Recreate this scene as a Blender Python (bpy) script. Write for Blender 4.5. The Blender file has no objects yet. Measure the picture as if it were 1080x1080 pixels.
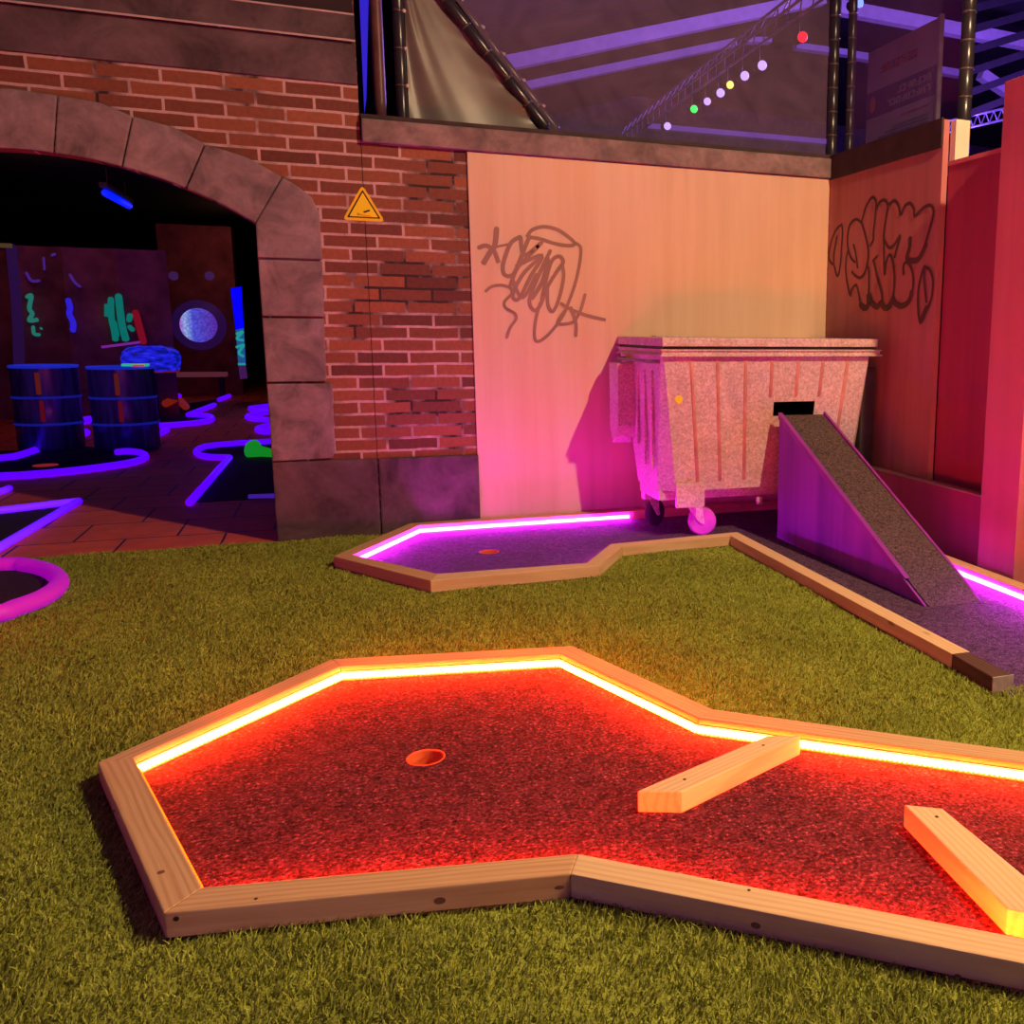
import bpy, bmesh, random
import numpy as np
from math import *
from mathutils import Vector, Matrix

random.seed(7)
rng = np.random.default_rng(7)
C = bpy.context.scene.collection
SC = bpy.context.scene

# ------------------------------------------------------------------ camera
F, CX, CY, PT, RO, YW, H = 996, 756, 521, .1705, .0092, .3864, 1.4
def _mm(A, B): return [[sum(A[i][k]*B[k][j] for k in range(3)) for j in range(3)] for i in range(3)]
RC = _mm([[cos(RO), -sin(RO), 0], [sin(RO), cos(RO), 0], [0, 0, 1]],
     _mm([[1, 0, 0], [0, cos(PT), -sin(PT)], [0, sin(PT), cos(PT)]],
     _mm([[1, 0, 0], [0, 0, -1], [0, 1, 0]],
         [[cos(YW), -sin(YW), 0], [sin(YW), cos(YW), 0], [0, 0, 1]])))
def ray(x, y):
    c = ((x-CX)/F, (y-CY)/F, 1)
    return [sum(RC[k][i]*c[k] for k in range(3)) for i in range(3)]
def gz(x, y, z=0.0):      # measured point on the horizontal plane z
    d = ray(x, y); t = (z-H)/d[2]; return Vector((d[0]*t, d[1]*t, z))
def gy(x, y, Y):          # ... on the wall plane Y
    d = ray(x, y); t = Y/d[1]; return Vector((d[0]*t, Y, H+d[2]*t))
def gx(x, y, X):          # ... on the wall plane X
    d = ray(x, y); t = X/d[0]; return Vector((X, d[1]*t, H+d[2]*t))
cam_d = bpy.data.cameras.new('camera'); cam = bpy.data.objects.new('camera', cam_d); C.objects.link(cam)
cam_d.sensor_fit = 'HORIZONTAL'; cam_d.sensor_width = 36; cam_d.lens = F/1080*36
cam_d.shift_x = -(CX-540)/1080; cam_d.shift_y = (CY-540)/1080
cam_d.clip_start = .05; cam_d.clip_end = 200
rx, dn, fw = [Vector(RC[i]) for i in range(3)]
M = Matrix((( rx.x, -dn.x, -fw.x, 0), (rx.y, -dn.y, -fw.y, 0), (rx.z, -dn.z, -fw.z, H), (0, 0, 0, 1)))
cam.matrix_world = M
SC.camera = cam

# ------------------------------------------------------------------ helpers
def link(name, me, mat=None, parent=None):
    o = bpy.data.objects.new(name, me); C.objects.link(o)
    if mat and me: me.materials.append(mat)
    if parent: o.parent = parent; o.matrix_parent_inverse = parent.matrix_basis.inverted()
    return o
def empty(name, loc, label, cat, group=None):
    o = bpy.data.objects.new(name, None); C.objects.link(o); o.location = loc; o.empty_display_size = .1
    return tag(o, label, cat, group)
def tag(o, label, cat, group=None, kind=None):
    if label: o['label'] = label
    if cat: o['category'] = cat
    if group: o['group'] = group
    if kind: o['kind'] = kind
    return o
def struct(o): o['kind'] = 'structure'; return o
def mesh(name, vs, fs, mat=None, parent=None, smooth=False):
    me = bpy.data.meshes.new(name); me.from_pydata([tuple(v) for v in vs], [], fs); me.update()
    if smooth: me.polygons.foreach_set('use_smooth', [True]*len(me.polygons))
    return link(name, me, mat, parent)
def from_bm(name, bm, mat=None, parent=None, smooth=False):
    bmesh.ops.recalc_face_normals(bm, faces=bm.faces[:])
    me = bpy.data.meshes.new(name); bm.to_mesh(me); bm.free()
    if smooth: me.polygons.foreach_set('use_smooth', [True]*len(me.polygons))
    return link(name, me, mat, parent)
def add_box(bm, x0, x1, y0, y1, z0, z1, bev=0):
    t = bmesh.new()
    vs = [t.verts.new(p) for p in ((x0,y0,z0),(x1,y0,z0),(x1,y1,z0),(x0,y1,z0),(x0,y0,z1),(x1,y0,z1),(x1,y1,z1),(x0,y1,z1))]
    for f in ((3,2,1,0),(4,5,6,7),(0,1,5,4),(1,2,6,5),(2,3,7,6),(3,0,4,7)): t.faces.new([vs[i] for i in f])
    if bev: bmesh.ops.bevel(t, geom=t.edges[:], offset=bev, segments=2, affect='EDGES', profile=.6)
    m = bpy.data.meshes.new('t'); t.to_mesh(m); t.free(); bm.from_mesh(m); bpy.data.meshes.remove(m)
def box(name, x0, x1, y0, y1, z0, z1, mat, parent=None, bev=0):
    bm = bmesh.new(); add_box(bm, x0, x1, y0, y1, z0, z1, bev); return from_bm(name, bm, mat, parent)
def add_prism(bm, pts, z0, z1, bev=0, axis='z'):
    t = bmesh.new()
    def P(p, h):
        return (p[0], p[1], h) if axis == 'z' else ((h, p[0], p[1]) if axis == 'x' else (p[0], h, p[1]))
    a = [t.verts.new(P(p, z0)) for p in pts]; b = [t.verts.new(P(p, z1)) for p in pts]; n = len(pts)
    t.faces.new(a[::-1]); t.faces.new(b)
    for i in range(n): t.faces.new((a[i], a[(i+1)%n], b[(i+1)%n], b[i]))
    bmesh.ops.recalc_face_normals(t, faces=t.faces[:])
    if bev: bmesh.ops.bevel(t, geom=t.edges[:], offset=bev, segments=2, affect='EDGES', profile=.6)
    m = bpy.data.meshes.new('t'); t.to_mesh(m); t.free(); bm.from_mesh(m); bpy.data.meshes.remove(m)
def prism(name, pts, z0, z1, mat, parent=None, bev=0, axis='z'):
    bm = bmesh.new(); add_prism(bm, pts, z0, z1, bev, axis); return from_bm(name, bm, mat, parent)
def add_tube(bm, pts, r, seg=12, caps=True, closed=False):
    pts = [Vector(p) for p in pts]; n = len(pts); rings = []
    rr = r if isinstance(r, (list, tuple)) else [r]*n
    up = Vector((0,0,1)); prev = None
    for i, p in enumerate(pts):
        if closed: d = pts[(i+1)%n]-pts[i-1]
        else: d = pts[min(i+1,n-1)]-pts[max(i-1,0)]
        d.normalize()
        if prev is None:
            u = d.cross(up)
            if u.length < .05: u = d.cross(Vector((1,0,0)))
        else: u = prev - d*prev.dot(d)
        u.normalize(); prev = u.copy(); v = d.cross(u)
        rings.append([bm.verts.new(p+(u*cos(2*pi*k/seg)+v*sin(2*pi*k/seg))*rr[i]) for k in range(seg)])
    for i in range(n if closed else n-1):
        a, b = rings[i], rings[(i+1)%n]
        for k in range(seg): bm.faces.new((a[k], a[(k+1)%seg], b[(k+1)%seg], b[k]))
    if caps and not closed: bm.faces.new(rings[0][::-1]); bm.faces.new(rings[-1])
def tube(name, pts, r, mat, parent=None, seg=12, closed=False):
    bm = bmesh.new(); add_tube(bm, pts, r, seg, True, closed); return from_bm(name, bm, mat, parent, True)
def lathe(name, prof, c, mat, parent=None, seg=32, smooth=True):
    bm = bmesh.new(); rings = []
    for r, z in prof:
        rings.append([bm.verts.new((c[0]+r*cos(2*pi*k/seg), c[1]+r*sin(2*pi*k/seg), c[2]+z)) for k in range(seg)])
    for a, b in zip(rings, rings[1:]):
        for k in range(seg): bm.faces.new((a[k], a[(k+1)%seg], b[(k+1)%seg], b[k]))
    return from_bm(name, bm, mat, parent, smooth)
def crom(pts, n=6, closed=False):
    P = [Vector(p) for p in pts]; out = []; m = len(P)
    for i in range(m if closed else m-1):
        if closed: a,b,c,d = P[i-1],P[i],P[(i+1)%m],P[(i+2)%m]
        else: a,b,c,d = P[max(i-1,0)],P[i],P[i+1],P[min(i+2,m-1)]
        for k in range(n):
            t = k/n
            out.append(.5*((2*b)+(c-a)*t+(2*a-5*b+4*c-d)*t*t+(3*b-a-3*c+d)*t**3))
    if not closed: out.append(P[-1])
    return out
def offset_path(pts, w):      # mitred copy of an open path, w to its right-hand side
    P = [Vector(p[:2]) for p in pts]; out = []
    ns = []
    for a, b in zip(P, P[1:]):
        d = (b-a).normalized(); ns.append(Vector((d.y, -d.x)))
    for i, p in enumerate(P):
        if i == 0: out.append(p+ns[0]*w)
        elif i == len(P)-1: out.append(p+ns[-1]*w)
        else:
            m = (ns[i-1]+ns[i]).normalized(); out.append(p+m*(w/m.dot(ns[i])))
    return out
def flat_fill(name, outer, holes, z0, z1, mat, parent=None):   # slab with holes, by a filled 2D curve
    cu = bpy.data.curves.new(name, 'CURVE'); cu.dimensions = '2D'; cu.fill_mode = 'BOTH'; cu.extrude = (z1-z0)/2
    for loop in [outer]+holes:
        s = cu.splines.new('POLY'); s.points.add(len(loop)-1); s.use_cyclic_u = True
        for i, p in enumerate(loop): s.points[i].co = (p[0], p[1], 0, 1)
    tmp = bpy.data.objects.new('tmp', cu); C.objects.link(tmp)
    dg = bpy.context.evaluated_depsgraph_get(); me = bpy.data.meshes.new_from_object(tmp.evaluated_get(dg))
    bpy.data.objects.remove(tmp); bpy.data.curves.remove(cu); me.name = name; me.materials.clear()
    me.transform(Matrix.Translation((0,0,(z0+z1)/2)))
    return link(name, me, mat, parent)
def circ(c, r, n=28): return [(c[0]+r*cos(2*pi*k/n), c[1]+r*sin(2*pi*k/n)) for k in range(n)]

# ------------------------------------------------------------------ materials
class NT:
    def __init__(s, name):
        s.m = bpy.data.materials.new(name); s.m.use_nodes = True; s.t = s.m.node_tree; s.t.nodes.clear()
        s.out = s.n('ShaderNodeOutputMaterial'); s.b = s.n('ShaderNodeBsdfPrincipled'); s.l(s.b.outputs[0], s.out.inputs[0])
    def n(s, k, **kw):
        x = s.t.nodes.new(k)
        for a, v in kw.items(): setattr(x, a, v)
        return x
    def l(s, a, b): s.t.links.new(a, b)
    def obj(s, scale=(1,1,1), rot=(0,0,0)):
        c = s.n('ShaderNodeTexCoord'); m = s.n('ShaderNodeMapping'); m.inputs['Scale'].default_value = scale
        m.inputs['Rotation'].default_value = rot
        s.l(c.outputs['Object'], m.inputs[0]); return m.outputs[0]
    def noise(s, vec, scale, detail=4, rough=.55, dist=0):
        x = s.n('ShaderNodeTexNoise'); x.inputs['Scale'].default_value = scale; x.inputs['Detail'].default_value = detail
        x.inputs['Roughness'].default_value = rough; x.inputs['Distortion'].default_value = dist
        s.l(vec, x.inputs['Vector']); return x.outputs['Fac']
    def ramp(s, fac, stops):
        x = s.n('ShaderNodeValToRGB'); e = x.color_ramp.elements
        while len(e) < len(stops): e.new(.5)
        for i, (p, c) in enumerate(stops): e[i].position = p; e[i].color = (*c, 1) if len(c) == 3 else c
        s.l(fac, x.inputs[0]); return x.outputs[0]
    def mix(s, f, a, b, mode='MIX'):
        x = s.n('ShaderNodeMix', data_type='RGBA', blend_type=mode)
        for i, v in ((0, f), (6, a), (7, b)):
            if hasattr(v, 'links'): s.l(v, x.inputs[i])
            else: x.inputs[i].default_value = v if i == 0 else (*v, 1)
        return x.outputs[2]
    def bump(s, h, st=.3, d=.01):
        x = s.n('ShaderNodeBump'); x.inputs['Strength'].default_value = st; x.inputs['Distance'].default_value = d
        s.l(h, x.inputs['Height']); s.l(x.outputs[0], s.b.inputs['Normal']); return x
    def base(s, c, rough=.6, metal=0, spec=.3):
        if hasattr(c, 'links'): s.l(c, s.b.inputs['Base Color'])
        else: s.b.inputs['Base Color'].default_value = (*c, 1)
        s.b.inputs['Roughness'].default_value = rough; s.b.inputs['Metallic'].default_value = metal
        s.b.inputs['Specular IOR Level'].default_value = spec; return s
def plain(name, c, rough=.6, metal=0, spec=.3, var=.25, scale=6, st=0):
    t = NT(name); v = t.obj(); f = t.noise(v, scale)
    col = t.ramp(f, [(.3, [x*(1-var) for x in c]), (.7, [min(x*(1+var),1) for x in c])])
    t.base(col, rough, metal, spec)
    if st: t.bump(t.noise(v, scale*6), st, .004)
    return t.m
def glow(name, c, s, base=(.02,.02,.02)):
    t = NT(name); t.base(base, .5); t.b.inputs['Emission Color'].default_value = (*c, 1); t.b.inputs['Emission Strength'].default_value = s
    return t.m

def wood(name, c1, c2, rings=26, rough=.62, st=.12):
    t = NT(name); v = t.obj((1.2, 22, 22)); v2 = t.obj((1.0, 7, 7)); v3 = t.obj((3, 9, 9))
    g = t.noise(v, 3.2, 5, .6, .6)
    w = t.n('ShaderNodeTexWave', wave_type='BANDS', bands_direction='Y'); w.inputs['Scale'].default_value = 2.2
    w.inputs['Distortion'].default_value = 7; w.inputs['Detail'].default_value = 2; w.inputs['Detail Scale'].default_value = .6
    t.l(v2, w.inputs[0])
    a = t.mix(.5, t.ramp(g, [(.3, c2), (.68, c1)]), t.ramp(w.outputs['Fac'], [(.1, c2), (.6, c1)]))
    k = t.n('ShaderNodeTexVoronoi', feature='F1'); k.inputs['Scale'].default_value = 1.0; k.inputs['Randomness'].default_value = 1; t.l(v3, k.inputs['Vector'])
    kn = t.ramp(k.outputs['Distance'], [(.04, (0,0,0)), (.13, (1,1,1))])
    col = t.mix(kn, [x*.4 for x in c2], a)
    t.base(col, rough, 0, .25); t.bump(g, st, .003); return t.m
W_LIGHT = wood('pine', (.80,.50,.235), (.60,.32,.13))
W_LIGHT2 = wood('pine_pale', (.95,.68,.34), (.78,.49,.22))
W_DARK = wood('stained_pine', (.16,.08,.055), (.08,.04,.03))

def felt(name, c1, c2, sc=230, st=1.0, fleck=(.5,.4,.45)):
    t = NT(name); v = t.obj(); f = t.noise(v, sc, 3, .7); f2 = t.noise(v, sc*.3, 3, .6); f3 = t.noise(v, 7, 4)
    col = t.ramp(f, [(.38, c1), (.60, c2), (.72, fleck)])
    col = t.mix(.6, col, t.ramp(f2, [(.35, (.25,.25,.25)), (.65, (1.3,1.3,1.3))]), 'MULTIPLY')
    col = t.mix(.35, col, t.ramp(f3, [(.3, (.5,.5,.5)), (.7, (1,1,1))]), 'MULTIPLY')
    t.base(col, .95, 0, .08)
    h = t.mix(.5, f, f2); t.bump(h, st, .012); return t.m
M_FELT = felt('red_lane_felt', (.035,.010,.013), (.18,.045,.066), 80, 1.0, (.62,.24,.29))
M_FELT2 = felt('purple_lane_felt', (.06,.03,.055), (.23,.12,.20), 150)
M_FELTR = felt('ramp_felt', (.07,.045,.04), (.20,.14,.125), 190, .6, (.34,.25,.22))

def brick_mat(name):
    t = NT(name); c = t.n('ShaderNodeTexCoord'); sp = t.n('ShaderNodeSeparateXYZ'); t.l(c.outputs['Object'], sp.inputs[0])
    cb = t.n('ShaderNodeCombineXYZ'); t.l(sp.outputs[0], cb.inputs[0]); t.l(sp.outputs[2], cb.inputs[1])
    nz = t.n('ShaderNodeTexNoise'); nz.inputs['Scale'].default_value = 6; t.l(cb.outputs[0], nz.inputs['Vector'])
    vm = t.n('ShaderNodeVectorMath', operation='SCALE'); vm.inputs['Scale'].default_value = .012; t.l(nz.outputs['Color'], vm.inputs[0])
    va = t.n('ShaderNodeVectorMath', operation='ADD'); t.l(cb.outputs[0], va.inputs[0]); t.l(vm.outputs[0], va.inputs[1])
    br = t.n('ShaderNodeTexBrick', offset=.5, offset_frequency=2)
    br.inputs['Scale'].default_value = 1; br.inputs['Brick Width'].default_value = .335; br.inputs['Row Height'].default_value = .0835
    br.inputs['Mortar Size'].default_value = .009; br.inputs['Mortar Smooth'].default_value = .2; br.inputs['Bias'].default_value = -.1
    br.inputs['Color1'].default_value = (.34,.115,.055,1); br.inputs['Color2'].default_value = (.115,.04,.03,1)
    t.l(va.outputs[0], br.inputs['Vector'])
    n1 = t.noise(c.outputs['Object'], 2.1, 5); n2 = t.noise(c.outputs['Object'], 40, 4)
    mort = t.ramp(n1, [(.40, (.05,.03,.027)), (.52, (.60,.40,.35))])
    t.l(mort, br.inputs['Mortar'])
    col = t.mix(.35, br.outputs['Color'], t.ramp(n2, [(.3, (.55,.55,.55)), (.7, (1.2,1.2,1.2))]), 'MULTIPLY')
    t.base(col, .75, 0, .2); inv = t.n('ShaderNodeMath', operation='SUBTRACT'); inv.inputs[0].default_value = 1; t.l(br.outputs['Fac'], inv.inputs[1])
    t.bump(inv.outputs[0], .25, .006); return t.m
M_BRICK = brick_mat('brick')
def stone_mat(name, c, dark=.45, sc=3.2):
    t = NT(name); v = t.obj(); f = t.noise(v, sc, 6, .62, .6); f2 = t.noise(v, 30, 4)
    col = t.ramp(f, [(.28, [x*dark for x in c]), (.5, c), (.72, [min(1,x*1.55) for x in c])])
    col = t.mix(.3, col, t.ramp(f2, [(.3, (.6,.6,.6)), (.7, (1.1,1.1,1.1))]), 'MULTIPLY')
    t.base(col, .8, 0, .2); t.bump(f, .25, .01); return t.m
M_STONE = stone_mat('painted_stone', (.27,.195,.18), .42, 4.5)
M_STONED = stone_mat('dark_stone', (.125,.08,.082))
M_LEDGE = stone_mat('ledge_stone', (.25,.17,.15), .5, 5)
M_EDGE = plain('stone_highlight', (.50,.36,.31), .7)
def panel_mat(name, c1, c2, c3, sc=1):
    t = NT(name); v = t.obj((6*sc, 6*sc, .35)); v2 = t.obj((1,1,1)); f = t.noise(v, 1.3, 4, .55, .3); f2 = t.noise(v2, 1.1, 4, .5)
    col = t.mix(t.ramp(f2, [(.35,(0,0,0)),(.65,(1,1,1))]), t.ramp(f, [(.3, c2), (.65, c1)]), t.ramp(f, [(.3, c3), (.6, c1)]))
    t.base(col, .7, 0, .2); t.bump(t.noise(v2, 60, 3), .05, .002); return t.m
M_PEACH = panel_mat('peach_panel', (.76,.54,.35), (.66,.44,.27), (.72,.46,.26))
M_RUST = panel_mat('rusty_panel', (.50,.19,.17), (.36,.11,.09), (.42,.19,.17))
M_RED = panel_mat('red_panel', (.44,.06,.11), (.34,.04,.07), (.38,.06,.10))
M_COLM = panel_mat('column_panel', (.62,.17,.18), (.52,.12,.13), (.58,.16,.17))
M_CREAM = plain('cream_wood', (.82,.68,.46), .6, var=.06)
M_PAINT = plain('spray_paint', (.33,.185,.13), .7, var=.1)
M_PAINT2 = plain('dark_spray_paint', (.10,.035,.035), .7, var=.1)
M_BAND = plain('dark_band', (.05,.028,.025), .7, var=.4)

def tile_mat():
    t = NT('terracotta_tiles'); c = t.n('ShaderNodeTexCoord'); m = t.n('ShaderNodeMapping'); m.inputs['Location'].default_value = (.13,.02,0)
    t.l(c.outputs['Object'], m.inputs[0])
    br = t.n('ShaderNodeTexBrick', offset=.5, offset_frequency=2); br.inputs['Scale'].default_value = 1
    br.inputs['Brick Width'].default_value = .6; br.inputs['Row Height'].default_value = .6; br.inputs['Mortar Size'].default_value = .008
    br.inputs['Color1'].default_value = (.98,.17,.02,1); br.inputs['Color2'].default_value = (.90,.13,.02,1); br.inputs['Mortar'].default_value = (.03,.015,.02,1)
    t.l(m.outputs[0], br.inputs['Vector']); n = t.noise(c.outputs['Object'], 5, 5)
    col = t.mix(.4, br.outputs['Color'], t.ramp(n, [(.3,(.5,.5,.5)),(.7,(1.15,1.15,1.15))]), 'MULTIPLY')
    t.base(col, .6, 0, .3); return t.m
M_TILE = tile_mat()
M_MAT = plain('dark_mat', (.035,.02,.035), .9, var=.3, scale=60)

def galv():
    t = NT('galvanised_steel'); v = t.obj(); vo = t.n('ShaderNodeTexVoronoi'); vo.inputs['Scale'].default_value = 75; t.l(v, vo.inputs['Vector'])
    f = t.noise(v, 4, 5, .65, .8); f2 = t.noise(v, 60, 4, .7)
    a = t.ramp(vo.outputs['Color'], [(.2, (.52,.38,.31)), (.8, (.86,.68,.57))])
    col = t.mix(.45, a, t.ramp(f2, [(.35,(.42,.29,.22)),(.6,(.80,.64,.53)),(.72,(1,.9,.78))]))
    col = t.mix(.45, col, t.ramp(f, [(.3,(.55,.48,.45)),(.6,(1.0,1.0,1.0))]), 'MULTIPLY')
    t.base(col, .55, .15, .4); t.bump(f2, .2, .004); return t.m
M_GALV = galv()
M_RIB = plain('red_lit_rib', (.62,.26,.20), .5, .1)  # red light on the steel ribs is put into their colour
M_DARKM = plain('dark_metal', (.06,.045,.045), .5, .3)
M_MIDM = plain('worn_metal', (.28,.2,.18), .5, .2)
M_BLACK = plain('black', (.006,.005,.006), .9, spec=.05)
M_RUBBER = plain('rubber', (.05,.04,.045), .8)
M_WHEEL = plain('magenta_lit_wheel', (.55,.10,.40), .6)  # grey wheel with the magenta strip light put into its colour
M_SIDE = panel_mat('ramp_side', (.36,.07,.50), (.20,.045,.36), (.26,.05,.40), 1.0)
M_RIM = plain('ramp_rim', (.30,.04,.34), .55, var=.15)
M_YEL = plain('yellow_plastic', (1.0,.66,.01), .45, var=.03)
M_YEL2 = plain('yellow_sign_face', (1.0,.80,.015), .45, var=.02)
M_INK = plain('sign_ink', (.03,.012,.005), .6, var=.05)
M_CUP = plain('orange_cup', (.85,.14,.03), .45, var=.08)

# ------------------------------------------------------------------ world and lights
w = bpy.data.worlds.new('world'); SC.world = w; w.use_nodes = True
w.node_tree.nodes['Background'].inputs[0].default_value = (.30,.09,.75,1); w.node_tree.nodes['Background'].inputs[1].default_value = .11
SC.view_settings.view_transform = 'Standard'; SC.view_settings.look = 'None'; SC.view_settings.exposure = 0; SC.view_settings.gamma = 1
def spot(name, loc, to, e, col, size=1.2, blend=.5, rad=.12):
    d = bpy.data.lights.new(name, 'SPOT'); d.energy = e; d.color = col; d.spot_size = size; d.spot_blend = blend; d.shadow_soft_size = rad
    o = bpy.data.objects.new(name, d); C.objects.link(o); o.location = loc
    o.rotation_euler = (Vector(to)-Vector(loc)).to_track_quat('-Z', 'Y').to_euler(); return o
def point(name, loc, e, col, rad=.2):
    d = bpy.data.lights.new(name, 'POINT'); d.energy = e; d.color = col; d.shadow_soft_size = rad
    o = bpy.data.objects.new(name, d); C.objects.link(o); o.location = loc; return o
spot('key_spotlight', (3.35,1.9,4.25), (.9,5.3,.6), 850, (1.0,.66,.37), 2.3, .6, .05)
spot('front_spotlight', (4.6,-.75,1.7), (.1,2.1,0), 560, (1.0,.56,.32), .95, 1, .3)
#spot('side_spotlight', (1.5,.2,.5), (3.6,5.2,1.1), 60, (1.0,.05,.22), 1.5, .9, .1)
spot('post_fill', (1.6,-.5,2.6), (3.70,5.28,1.35), 190, (1.0,.60,.32), .36, .6, .1)  # added unseen spot, brightens the panel edge beside the column
point('red_fill', (-2.3,4.8,.4), 24, (1.0,.02,.10), .1)  # added out of view to turn the near tube ring pink
point('violet_fill', (-2.6,-.4,1.1), 40, (.38,.06,1.0), .3)  # added unseen fill, tints the left faces of the boards violet

# ------------------------------------------------------------------ floor, turf
YB = 6.78; XR = 3.675
struct(box('floor', -14, 26, -4, 34, -.3, -.14, M_BLACK))
cupA, cupB = gz(449,799,.012), gz(516,582,.012)
struct(flat_fill('floor_tiles', [(-9,6.74),(3.9,6.74),(3.9,34),(-9,34)], [], -.06, 0, M_TILE)).name = 'floor_tiled'
T = .075
big_out = [gz(103,804,T), gz(350,695,T), gz(603,681,T), gz(752,748,T)]
e = gz(1080,792,T); d = (e-big_out[3]).normalized(); big_out.append(big_out[3]+d*1.9)
n0, n1, n2 = gz(172.5,963,T), gz(601.7,921.7,T), gz(1080,1016,T)
dn_ = (n2-n1).normalized(); big_near = [n0, n1, n1+dn_*1.95]
small_out = [gz(454,612.3,T), gz(351.8,586.5,T), gz(432,551.8,T), Vector((.97,6.735,T)), Vector((3.405,6.735,T)), Vector((3.40,2.86,T))]
small_near = [gz(454,612.3,T), gz(631.6,596.6,T), gz(656.4,576,T), gz(770.4,565,T), Vector((2.35,3.14,T)), Vector((2.335,2.86,T))]
big_poly = [p[:2] for p in big_out]+[p[:2] for p in big_near[::-1]]
small_poly = [p[:2] for p in small_out]+[p[:2] for p in small_near[:0:-1]]

turf_poly = [(-6,-1.5),(6,-1.5),(6,4.0),(3.9,4.0),(3.9,6.74),(-6,6.74)]
def M_turf():
    t = NT('artificial_grass'); v = t.obj(); hi = t.n('ShaderNodeObjectInfo')
    f = t.noise(v, 180, 3, .7); f2 = t.noise(v, 2.3, 4); f3 = t.noise(v, 18, 4)
    col = t.ramp(f, [(.25,(.15,.175,.02)),(.5,(.42,.48,.05)),(.75,(.78,.84,.20))])
    col = t.mix(.4, col, t.ramp(f2, [(.35,(.6,.65,.6)),(.65,(1.1,1.1,1.1))]), 'MULTIPLY')
    col = t.mix(.5, col, t.ramp(f3, [(.35,(.55,.55,.55)),(.65,(1.15,1.15,1.15))]), 'MULTIPLY')
    t.base(col, .7, 0, .15); return t.m
MT = M_turf()
base = flat_fill('artificial_turf', turf_poly, [circ(cupA,.085), circ(cupB,.085)], -.05, .0, MT)
# blades, denser near the camera, none where the lanes lie
def inside(x, y, poly):
    r = np.zeros(len(x), bool); n = len(poly)
    for i in range(n):
        (x0,y0),(x1,y1) = poly[i], poly[i-1]
        c = ((y0 > y) != (y1 > y)) & (x < (x1-x0)*(y-y0)/(y1-y0+1e-12)+x0); r ^= c
    return r
N = 900000
u = rng.random(N)
yy = .75 + (6.72-.75)*u**1.5; xx = -3.2 + 7.2*rng.random(N)
# keep what the camera could see, with a margin
q = np.array(RC)
cxp = q[0,0]*xx+q[0,1]*yy+q[0,2]*(-H); cyp = q[1,0]*xx+q[1,1]*yy+q[1,2]*(-H); czp = q[2,0]*xx+q[2,1]*yy+q[2,2]*(-H)
keep = (czp > .3)
px = CX+F*cxp/np.maximum(czp,.3); py = CY+F*cyp/np.maximum(czp,.3)
keep &= (px > -260) & (px < 1340) & (py < 1250)
keep &= ~inside(xx, yy, big_poly) & ~inside(xx, yy, small_poly)
keep &= ~((xx > 3.38) & (yy > 4.0))
xx, yy = xx[keep], yy[keep]
n = len(xx); ang = rng.random(n)*2*pi; ht = .012+.013*rng.random(n)
ht *= 1+.25*np.sin(xx*9+yy*4); dist = np.sqrt(xx**2+yy**2)
wd = .0016*(.8+.22*dist)
lean = .35+.9*rng.random(n); la = .6+rng.normal(0,1.1,n)
ux, uy = np.cos(ang)*wd, np.sin(ang)*wd; lx, ly = np.cos(la)*lean*ht, np.sin(la)*lean*ht
V = np.empty((n,5,3))
V[:,0] = np.stack([xx-ux, yy-uy, np.full(n,-.002)],1); V[:,1] = np.stack([xx+ux, yy+uy, np.full(n,-.002)],1)
V[:,2] = np.stack([xx+ux*.8+lx*.35, yy+uy*.8+ly*.35, ht*.6],1); V[:,3] = np.stack([xx-ux*.8+lx*.35, yy-uy*.8+ly*.35, ht*.6],1)
V[:,4] = np.stack([xx+lx, yy+ly, ht*.95],1)
me = bpy.data.meshes.new('turf_blades'); me.vertices.add(n*5); me.vertices.foreach_set('co', V.ravel())
idx = np.arange(n)[:,None]*5
lp = np.concatenate([idx+0,idx+1,idx+2,idx+3, idx+3,idx+2,idx+4],1).ravel()
me.loops.add(n*7); me.loops.foreach_set('vertex_index', lp)
me.polygons.add(n*2); st = np.stack([np.arange(n)*7, np.arange(n)*7+4],1).ravel(); me.polygons.foreach_set('loop_start', st)
me.update(calc_edges=True)
blades = link('grass_blades', me, MT, base); blades['kind'] = 'stuff'
tag(base, 'yellow-green artificial grass between and around the golf lanes', 'grass', kind='stuff')

# ------------------------------------------------------------------ lanes
def board(name, a0, a1, b0, b1, z0, z1, mat, parent, bev=.004):
    a0, a1, b0, b1 = [Vector(p[:2]) for p in (a0,a1,b0,b1)]
    mid = (a0+a1+b0+b1)/4; ang = atan2((a1-a0).y, (a1-a0).x); R = Matrix.Rotation(-ang, 2)
    pts = [R@(p-mid) for p in (a0, a1, b1, b0)]
    bm = bmesh.new(); add_prism(bm, pts, z0, z1, bev)
    bmesh.ops.recalc_face_normals(bm, faces=bm.faces[:]); me = bpy.data.meshes.new(name); bm.to_mesh(me); bm.free()
    o = bpy.data.objects.new(name, me); C.objects.link(o); me.materials.append(mat)
    o.matrix_basis = Matrix.Translation((mid.x, mid.y, 0)) @ Matrix.Rotation(ang, 4, 'Z')
    if parent: o.parent = parent; o.matrix_parent_inverse = parent.matrix_basis.inverted()
    return o
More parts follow.
